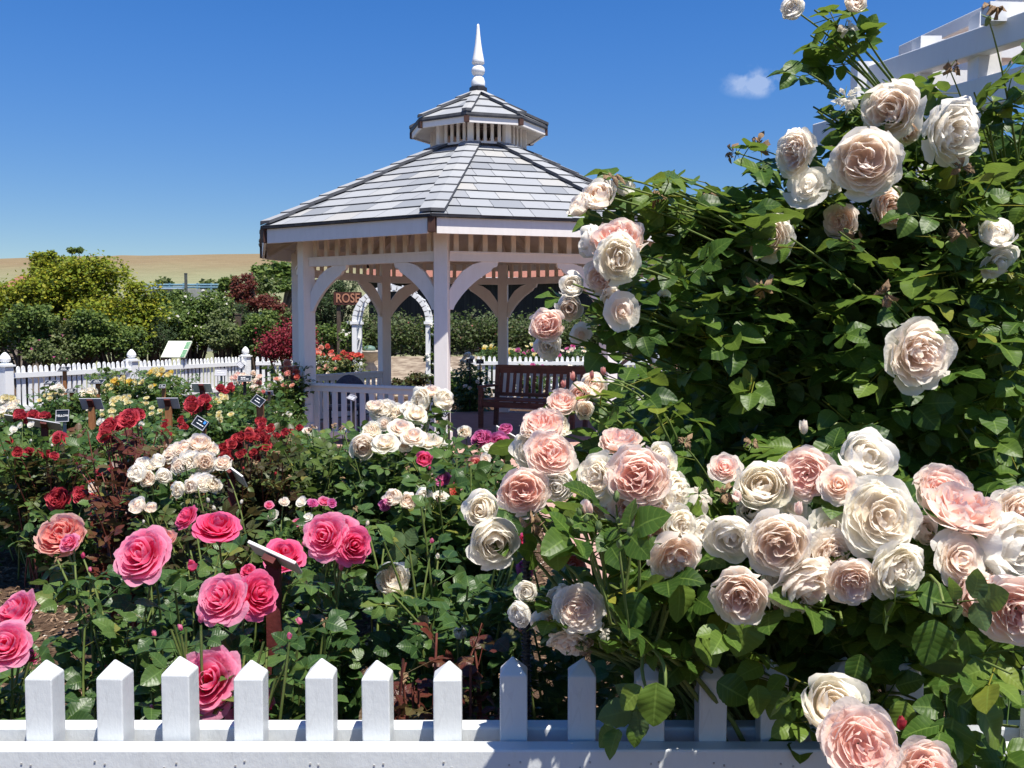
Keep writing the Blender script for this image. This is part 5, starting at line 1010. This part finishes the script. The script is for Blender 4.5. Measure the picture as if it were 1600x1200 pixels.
climber('low spreading rose laden with blush and cream blooms hanging over the near picket fence', (.62, 2.0, 0), LOW, BUDL, SPLOW,
        [(960, 1140, 880, 960, 1.4, 1.6, 10), (1010, 1050, 1090, 1140, 1.40, 1.46, 2), (1090, 1240, 950, 1010, 1.36, 1.5, 4), (1280, 1420, 960, 1020, 1.34, 1.5, 4), (1440, 1640, 930, 1140, 1.24, 1.5, 11), (860, 900, 840, 880, 1.4, 1.5, 1)],
        [([(980, 760), (1640, 760), (1640, 1000), (1420, 1040), (1250, 1010), (1100, 1010), (990, 930)], 1.68, 2.2, 240, .145, (1., 2.2, .8)), ([(980, 940), (1640, 960), (1640, 1240), (1180, 1240), (1000, 1130)], 1.74, 2.3, 170, .14, (1., 2.2, .6)), ([(1420, 930), (1640, 960), (1640, 1240), (1460, 1240)], 1.26, 1.5, 12, .14, (1.2, 2., .8))],
        T_HI, L_big, .085, .128, .008, [lambda t: (lerp(.62, t[0], .62), lerp(1.95, t[1], .4), max(.3, t[2]-.16))],
        hero=[(866, 832, 1.40, 10, 76, -.1), (1026, 1066, 1.40, -6, 88, .1), (1002, 1072, 1.41, -40, 60, -.4), (1000, 925, 1.42, -18, 80, -.2), (1060, 905, 1.43, 5, 84, .5), (1095, 985, 1.43, 25, 80, .4), (1172, 960, 1.40, -14, 88, 0.), (1182, 1070, 1.40, 8, 66, .3), (1120, 1065, 1.42, 60, 76, .1), (1225, 1080, 1.42, -30, 62, -.1), (1345, 1022, 1.36, -16, 70, .3), (1460, 968, 1.30, -8, 92, 0.), (1510, 985, 1.31, 10, 84, .3), (1432, 925, 1.33, 70, 80, .3), (1478, 1088, 1.28, 60, 80, .1), (1490, 1120, 1.27, -10, 110, -.2), (1530, 1100, 1.28, 30, 96, .4), (1415, 1095, 1.32, -20, 60, 0.)])

# rusty rebar stake between the pale roses
b = G(823, 1.78); m = MB(); n = 60; zt_ = P(823, 838, 1.78)[2]
m.tube([(0, 0, 0), (0, 0, zt_)], .0068, 8)
for j in range(0, 150): m.box((0, 0, .02+j*.0075), (.0165, .0165, .0022), j*.4) if .02+j*.0075 < zt_ else None
tag(m.build('rebar_stake', M_dkstake, None, b), 'thin rusty ribbed rebar stake beside the drooping cream rose', 'stake')

# ================================================================== TREES AND SHRUBS BEHIND
def plant(name, label, cat, blobs, n, size, mat, T=None, trunk=True, group=None, ground=0., per=22, spread=.17, lean=None, flowers=None, tr=.05):
    """blobs: (px, py, rx, ry, Y) photo-pixel size of each leaf clump group at distance Y"""
    if name != 'hedge' and len(blobs) < 12 and blobs[0][4] < 40 and size < .2 and mat is not L_barb:
        blobs = [(x+rx*random.uniform(-.75, .75), y+ry*random.uniform(-.7, .7), rx*random.uniform(.3, .55), ry*random.uniform(.28, .55), Y+random.uniform(-.3, .3)) for x, y, rx, ry, Y in blobs for _ in range(10)]
    cs = [(P(x, y, Y), rx*Y/F, ry*Y/F) for x, y, rx, ry, Y in blobs]; bx, by = np.mean([c[0][0] for c in cs]), np.mean([c[0][1] for c in cs])
    if lean is not None: bx += lean
    base = np.array([bx, by, ground]); rt = root(name, base, label, cat, group); tb = Tubes(); pos = []
    wts = np.array([rx*rz for _, rx, rz in cs]); wts = wts/wts.sum()
    for (c, rx, rz), w in zip(cs, wts):
        k_ = max(3, int(n*w/per)); d = norm(RNG.normal(0, 1, (k_, 3))); rr = RNG.uniform(.25, 1, (k_, 1))**.45*RNG.uniform(.8, 1.12, (k_, 1)); cc = c+d*rr*np.array([rx, max(rx*.8, rz*.6), rz])
        for q in cc:
            if RNG.uniform() < .5 or k_ < 8: tb.add(bez(c-np.array([0, 0, rz*.5]), lerp(c, q, .5), q, 4), size*.07, size*.03, 3)
            pos.append(q+RNG.normal(0, 1, (per, 3))*min(spread, rx*.35)*np.array([1, 1, .7]))
        if trunk: tb.add(cane_pts(base+np.array([RNG.normal(0, .05), 0, 0]), c, .08, 8), tr*1.3, tr*.4, 6)
    pos = np.concatenate(pos); pos = pos[pos[:, 2] > ground-.02]; m = len(pos); a = RNG.uniform(0, 2*PI, m)
    f = np.stack([np.cos(a), np.sin(a), RNG.normal(-.1, .5, m)], 1); nn = np.array([.1, -.25, .75])+RNG.normal(0, .5, (m, 3))
    tb.build('trunk' if trunk else 'twigs', M_bark, rt, base)
    scatter('crown' if trunk else 'foliage', T or T_LEAF, pos, f, nn, size*RNG.uniform(.6, 1.25, m), mat, rt, origin=base)
    if flowers:
        fm, fn, fs = flowers; me = BM['loose'][0]
        ix = RNG.choice(m, fn); ctr = np.mean(pos, 0); V, Q, A = T_LEAF[0]
        scatter('blossoms', T_LEAF, pos[ix]+np.array([0, -.06, .06]), f[ix], nn[ix], np.full(fn, fs), fm, rt, origin=base)
    return rt
GB = 'shrubs and trees beyond the far fence'
plant('tree', 'broad yellow green tree above the left picket fence', 'tree', [(135, 470, 95, 55, 22), (75, 425, 26, 28, 22.5), (150, 425, 55, 24, 22), (50, 475, 55, 45, 21.5), (215, 475, 30, 45, 21.5), (110, 440, 50, 35, 22), (175, 500, 60, 40, 21), (15, 470, 30, 34, 22), (75, 405, 16, 16, 22.4)], 30000, .085, L_acer, group=GB, per=26, spread=.17)
SH = [
 ('shrub', 'loose green shrub under the yellow green tree at the left edge', [(20, 530, 45, 42, 19.5), (55, 515, 35, 35, 19.3)], 3600, .11, L_shrub),
 ('shrub', 'grey green shrub with small pink flowers below the yellow green tree', [(95, 520, 38, 45, 19.8), (75, 545, 30, 22, 19.)], 3200, .10, L_olive),
 ('shrub', 'dark green shrub between the grey green shrub and the information panel', [(160, 525, 42, 36, 20), (205, 535, 32, 26, 20.2)], 3400, .11, L_shrub),
 ('shrub', 'feathery green shrub in front of the low grey shed', [(255, 490, 30, 30, 25), (275, 478, 26, 22, 25.3), (240, 478, 20, 26, 25.2)], 2600, .12, L_shrub),
 ('shrub', 'dense dark shrub left of the information panel', [(232, 520, 34, 38, 21.5), (225, 500, 25, 30, 21.8)], 3000, .11, L_conif),
 ('shrub', 'green shrub with white blossom behind the information panel', [(300, 500, 42, 42, 23), (320, 480, 34, 28, 23.2), (275, 515, 30, 32, 22.6)], 4200, .12, L_shrub),
 ('shrub', 'olive shrub right of the information panel', [(335, 525, 26, 30, 21.8), (350, 505, 25, 30, 22.3)], 2600, .11, L_olive),
 ('conifer', 'dark layered conifer between the white blossom shrub and the red maple', [(372, 500, 28, 8, 23.5), (365, 482, 20, 8, 23.6), (380, 520, 32, 8, 23.2), (368, 540, 30, 8, 23)], 2600, .14, L_conif),
 ('tree', 'red leaved maple with feathery branches left of the gazebo', [(382, 445, 18, 16, 27), (375, 460, 20, 12, 27), (400, 472, 28, 11, 26.5), (425, 482, 18, 9, 26.5), (432, 498, 18, 7, 26)], 4200, .10, L_redmap),
 ('shrub', 'blue green conifer shrub behind the red maple', [(427, 478, 16, 20, 28), (437, 500, 14, 20, 28)], 1400, .13, L_olive),
 ('shrub', 'green shrub growing in front of the wooden post', [(400, 525, 26, 28, 22), (412, 508, 22, 22, 22.4)], 2200, .11, L_shrub),
 ('shrub', 'round crimson barberry bush left of the gazebo post', [(450, 538, 34, 22, 20), (465, 528, 22, 26, 20.2), (435, 545, 20, 14, 19.8), (420, 548, 14, 12, 19.9)], 3600, .085, L_barb),
 ('tree', 'small round headed tree with leaning trunk beside the gazebo eave', [(458, 442, 15, 11, 38), (470, 436, 14, 10, 38)], 1300, .22, L_shrub),
 ('tree', 'dark evergreen tree behind the ROSE sign', [(520, 470, 26, 40, 27), (505, 500, 22, 40, 26.5), (548, 460, 24, 36, 27.5), (500, 455, 18, 22, 27)], 4200, .16, L_conif),
 ('shrub', 'spreading dark shrub at the foot of the ROSE sign', [(520, 530, 36, 22, 24.5), (548, 520, 22, 18, 24.8)], 1800, .12, L_shrub),
 ('tree', 'young green tree behind the red maple on the slope', [(357, 447, 12, 14, 37), (350, 452, 8, 10, 37)], 900, .2, L_shrub),
]
for i, (nm, lab, blobs, n, sz, mt) in enumerate(SH):
    fl = (K_white, 90, .10) if 'white blossom behind' in lab else (K_mag, 40, .08) if 'pink flowers' in lab else None
    plant(nm, lab, nm if nm != 'conifer' else 'tree', blobs, int(n*2.1), sz*.68, mt, T=T_NEEDLE if mt is L_conif else None, group=GB, flowers=fl, lean=-.9 if 'leaning' in lab else None, tr=.09 if 'leaning' in lab else .04, spread=.26 if sz > .15 else .15)
GH = 'scattered shrubs on the hillside'
for lab, bl, sz, mt in (('broad dark shrub on the hill beside the gazebo eave', [(428, 424, 26, 8, 72), (445, 421, 18, 9, 72), (408, 424, 14, 6, 72)], .42, L_shrub), ('grey green shrub on the slope above the red maple', [(407, 446, 13, 11, 50)], .26, L_olive), ('round pale shrub on the slope right of the grey green shrub', [(438, 446, 9, 7, 52)], .26, L_olive), ('low bush on the slope among the blue pipe rails', [(328, 447, 9, 7, 41)], .2, L_olive), ('small shrub before the grey shed', [(258, 446, 8, 9, 41)], .2, L_olive)):
    Yb = bl[0][4]; plant('shrub', lab, 'shrub', bl, 900, sz, mt, group=GH, ground=float(hill_z(P(bl[0][0], 440, Yb)[0], Yb)), trunk=False, spread=.5)
for px, lab in ((112, 'tiny tree clump on the ridge above the yellow green tree'), (118+6, 'second tiny tree on the ridge line, right of the other')):
    plant('tree', lab, 'tree', [(px, 391, 4, 2, 150)], 420, .45, L_shrub, group='tiny trees on the ridge', ground=float(hill_z(P(px, 392, 150)[0], 150)), spread=.3, per=8, tr=.1)
plant('hedge', 'long low hedge with reddish tips in front of the dark barn', 'hedge', [(px, 524+6*math.sin(px), 52, 27+4*math.sin(px*.7), 28.6) for px in range(560, 1120, 48)], 30000, .10, L_hedge, trunk=False, ground=.8, per=14, spread=.25, flowers=(K_salmon, 160, .07))
for px, lab, n, mt, Y in ((672, 'white climbing rose wrapped round the right leg of the garden arch', 900, L_shrub, 20.5), (549, 'white flowered rose growing up the left leg of the garden arch', 700, L_shrub, 20.6)):
    dx = 4 if px > 600 else -8
    plant('climbing_rose', lab, 'climbing rose', [(px+dx, 600, 14, 22, Y), (px+dx, 560, 12, 26, Y), (px+dx, 525, 10, 24, Y)], n, .10, mt, per=10, spread=.12, flowers=(K_white, 46, .10), tr=.015)
plant('shrub', 'orange brown low shrub in the bark bed under the arch', 'shrub', [(635, 600, 26, 8, 19.), (650, 592, 18, 6, 19.2)], 700, .08, L_redgreen, trunk=False)
rk = MB(); r_ = random.Random(3)
me = bpy.data.meshes.new('boulder'); 
import bmesh
bm = bmesh.new(); bmesh.ops.create_icosphere(bm, subdivisions=3, radius=.32)
for v in bm.verts: v.co *= 1+.16*math.sin(v.co.x*9+1)*math.cos(v.co.y*8)+.08*math.sin(v.co.z*17); v.co.z *= .62
bm.to_mesh(me); bm.free(); me.polygons.foreach_set('use_smooth', [True]*len(me.polygons))
tag(link('boulder', me, None, M_stone, (P(620, 570, 22.8)[0], 22.8, .18)), 'pale boulder on the gravel behind the arch', 'boulder')

# ================================================================== PERSON beyond the right gazebo post
def skin(name, chain, mat, parent, loc, sub=2):
    """chain: list of (key, parent key, (x, y, z), radius)"""
    idx = {k: i for i, (k, _, _, _) in enumerate(chain)}; me = bpy.data.meshes.new(name)
    me.from_pydata([c[2] for c in chain], [(idx[c[1]], i) for i, c in enumerate(chain) if c[1]], []); o = link(name, me, parent, None, loc); me.materials.append(mat)
    sk_ = o.modifiers.new('skin', 'SKIN'); sk_.use_smooth_shade = True
    for i, c in enumerate(chain): me.skin_vertices[0].data[i].radius = (c[3], c[3]) if not isinstance(c[3], tuple) else c[3]
    me.skin_vertices[0].data[0].use_root = True
    ss = o.modifiers.new('sub', 'SUBSURF'); ss.levels = ss.render_levels = sub; return o
M_skin = two('skin', (.36, .19, .13), (.44, .25, .18), 30, .5, .05); M_shirt = two('grey_blue_shirt', (.42, .46, .56), (.52, .56, .66), 6, .8, .1); M_navy = two('navy_trousers', (.018, .022, .045), (.03, .036, .07), 10, .8, .2); M_hair = two('brown_hair', (.04, .025, .015), (.08, .05, .03), 30, .6, .4, stretch=(1, 1, .2))
pe = root('person', (2.47, 15.6, 0), 'person in a pale grey blue T-shirt and navy trousers reaching one arm down', 'person', rz=R(-15))
body = [('pel', None, (0, 0, .95), (.15, .11)), ('sp', 'pel', (0, -.01, 1.12), (.145, .10)), ('ch', 'sp', (0, 0, 1.32), (.165, .115)), ('nk0', 'ch', (0, .01, 1.45), .07), ('nk', 'nk0', (0, 0, 1.52), .055), ('hd0', 'nk', (0, -.015, 1.60), (.075, .085)), ('hd1', 'hd0', (0, -.01, 1.68), (.085, .10)), ('hd2', 'hd1', (0, 0, 1.76), (.055, .065))]
for s, n in ((-1, 'l'), (1, 'r')):
    if s < 0: el, wr, ha = (-.44, -.12, 1.16), (-.66, -.20, .98), (-.73, -.23, .93)
    else: el, wr, ha = (.27, .02, 1.12), (.30, -.06, .88), (.305, -.08, .80)
    d = np.array(ha)-np.array(wr); d = d/np.linalg.norm(d); sd = np.cross(d, [0, 0, 1] if s < 0 else [1, 0, 0]); sd = sd/np.linalg.norm(sd)
    body += [('sh'+n, 'ch', (s*.17, .01, 1.40), .065), ('el'+n, 'sh'+n, el, .042), ('wr'+n, 'el'+n, wr, .028), ('ha'+n, 'wr'+n, ha, (.038, .02))]
    for j, (o_, L) in enumerate(((-.03, .075), (-.01, .085), (.01, .08), (.03, .062))):
        a = np.array(ha)+d*.035+sd*o_; b_ = a+d*L*.55; c_ = b_+d*L*.4+np.array([0, .0, -.018]); body += [(f'f{j}a'+n, 'ha'+n, tuple(a), .010), (f'f{j}b'+n, f'f{j}a'+n, tuple(b_), .009), (f'f{j}c'+n, f'f{j}b'+n, tuple(c_), .0075)]
    a = np.array(wr)+d*.035-sd*.035; body += [('t0'+n, 'ha'+n, tuple(a+d*.02-sd*.01), .011), ('t1'+n, 't0'+n, tuple(a+d*.055-sd*.018), .009)]
    body += [('hp'+n, 'pel', (s*.10, 0, .88), .10), ('kn'+n, 'hp'+n, (s*.11, -.02, .49), .06), ('an'+n, 'kn'+n, (s*.115, .02, .09), .04), ('to'+n, 'an'+n, (s*.13, -.15, .035), .035)]
skin('body', body, M_skin, pe, (0, 0, 0))
skin('shirt', [('a', None, (0, 0, .93), (.175, .135)), ('b', 'a', (0, -.01, 1.12), (.17, .125)), ('c', 'b', (0, 0, 1.32), (.185, .135)), ('d', 'c', (0, .01, 1.44), .085), ('l', 'c', (-.18, .01, 1.40), .085), ('l2', 'l', (-.30, -.05, 1.285), .07), ('r', 'c', (.18, .01, 1.40), .085), ('r2', 'r', (.235, .02, 1.24), .07)], M_shirt, pe, (0, 0, 0))
skin('trousers', [('p', None, (0, 0, .95), (.165, .125))]+[x for s, n in ((-1, 'l'), (1, 'r')) for x in (('h'+n, 'p', (s*.10, 0, .87), .115), ('k'+n, 'h'+n, (s*.11, -.02, .49), .078), ('a'+n, 'k'+n, (s*.115, .015, .11), .062))], M_navy, pe, (0, 0, 0))
skin('hair', [('a', None, (0, .03, 1.66), (.085, .085)), ('b', 'a', (0, .02, 1.735), (.085, .09)), ('c', 'b', (0, .01, 1.79), (.05, .055))], M_hair, pe, (0, 0, 0))
for s in (-1, 1):
    MB().lathe([(.001, -.012), (.009, -.006), (.011, 0), (.009, .006), (.001, .012)], n=10).build('eye', M_sblack, pe, (s*.034, -.100, 1.675), smooth=True)
    MB().box((s*.12, -.05, .03), (.09, .26, .055)).build('shoe', M_swhite, pe, bevel=.02)
MB().add([(0, -.135, 1.635), (-.016, -.105, 1.63), (.016, -.105, 1.63), (0, -.105, 1.685)], [(0, 1, 3), (0, 3, 2), (0, 2, 1)]).build('nose', M_skin, pe, smooth=True)
MB().box((0, -.103, 1.60), (.045, .01, .008)).build('mouth', two('lips', (.3, .1, .09), (.34, .12, .1), 20, .5, 0), pe)

# ================================================================== LITTER ON THE SOIL
def litter(name, n, xr, yr, sz, mat, avoid_path=True):
    x, y = RNG.uniform(*xr, n), RNG.uniform(*yr, n)
    ok = np.ones(n, bool) if not avoid_path else ~((x > .35) & (y > 4.3) & (y < 11.7)); x, y = x[ok], y[ok]; m = len(x); a = RNG.uniform(0, 2*PI, m)
    f = np.stack([np.cos(a), np.sin(a), RNG.normal(0, .25, m)], 1); nn = np.array([0, 0, 1.])+RNG.normal(0, .35, (m, 3)); s = sz*RNG.uniform(.5, 1.5, m)
    return tag(scatter(name, T_NEEDLE if 'chips' in name else T_LEAF, np.stack([x, y, np.full(m, .012)+s*.05], 1), f, nn, s, mat, None), kind='stuff')
M_chip = two('bark_chip', (.10, .055, .03), (.30, .20, .13), 3, .95, 0); M_chip2 = two('pale_fallen_petals', (.62, .52, .40), (.8, .74, .64), 3, .8, 0)
litter('wood_chips', 26000, (-5., 3.), (1.75, 7.5), .045, M_chip)
litter('fallen_petals', 1500, (-4., 2.5), (1.8, 7.5), .024, M_chip2)
litter('fallen_leaves', 1600, (-4., 2.5), (1.8, 8.), .045, L_dry)
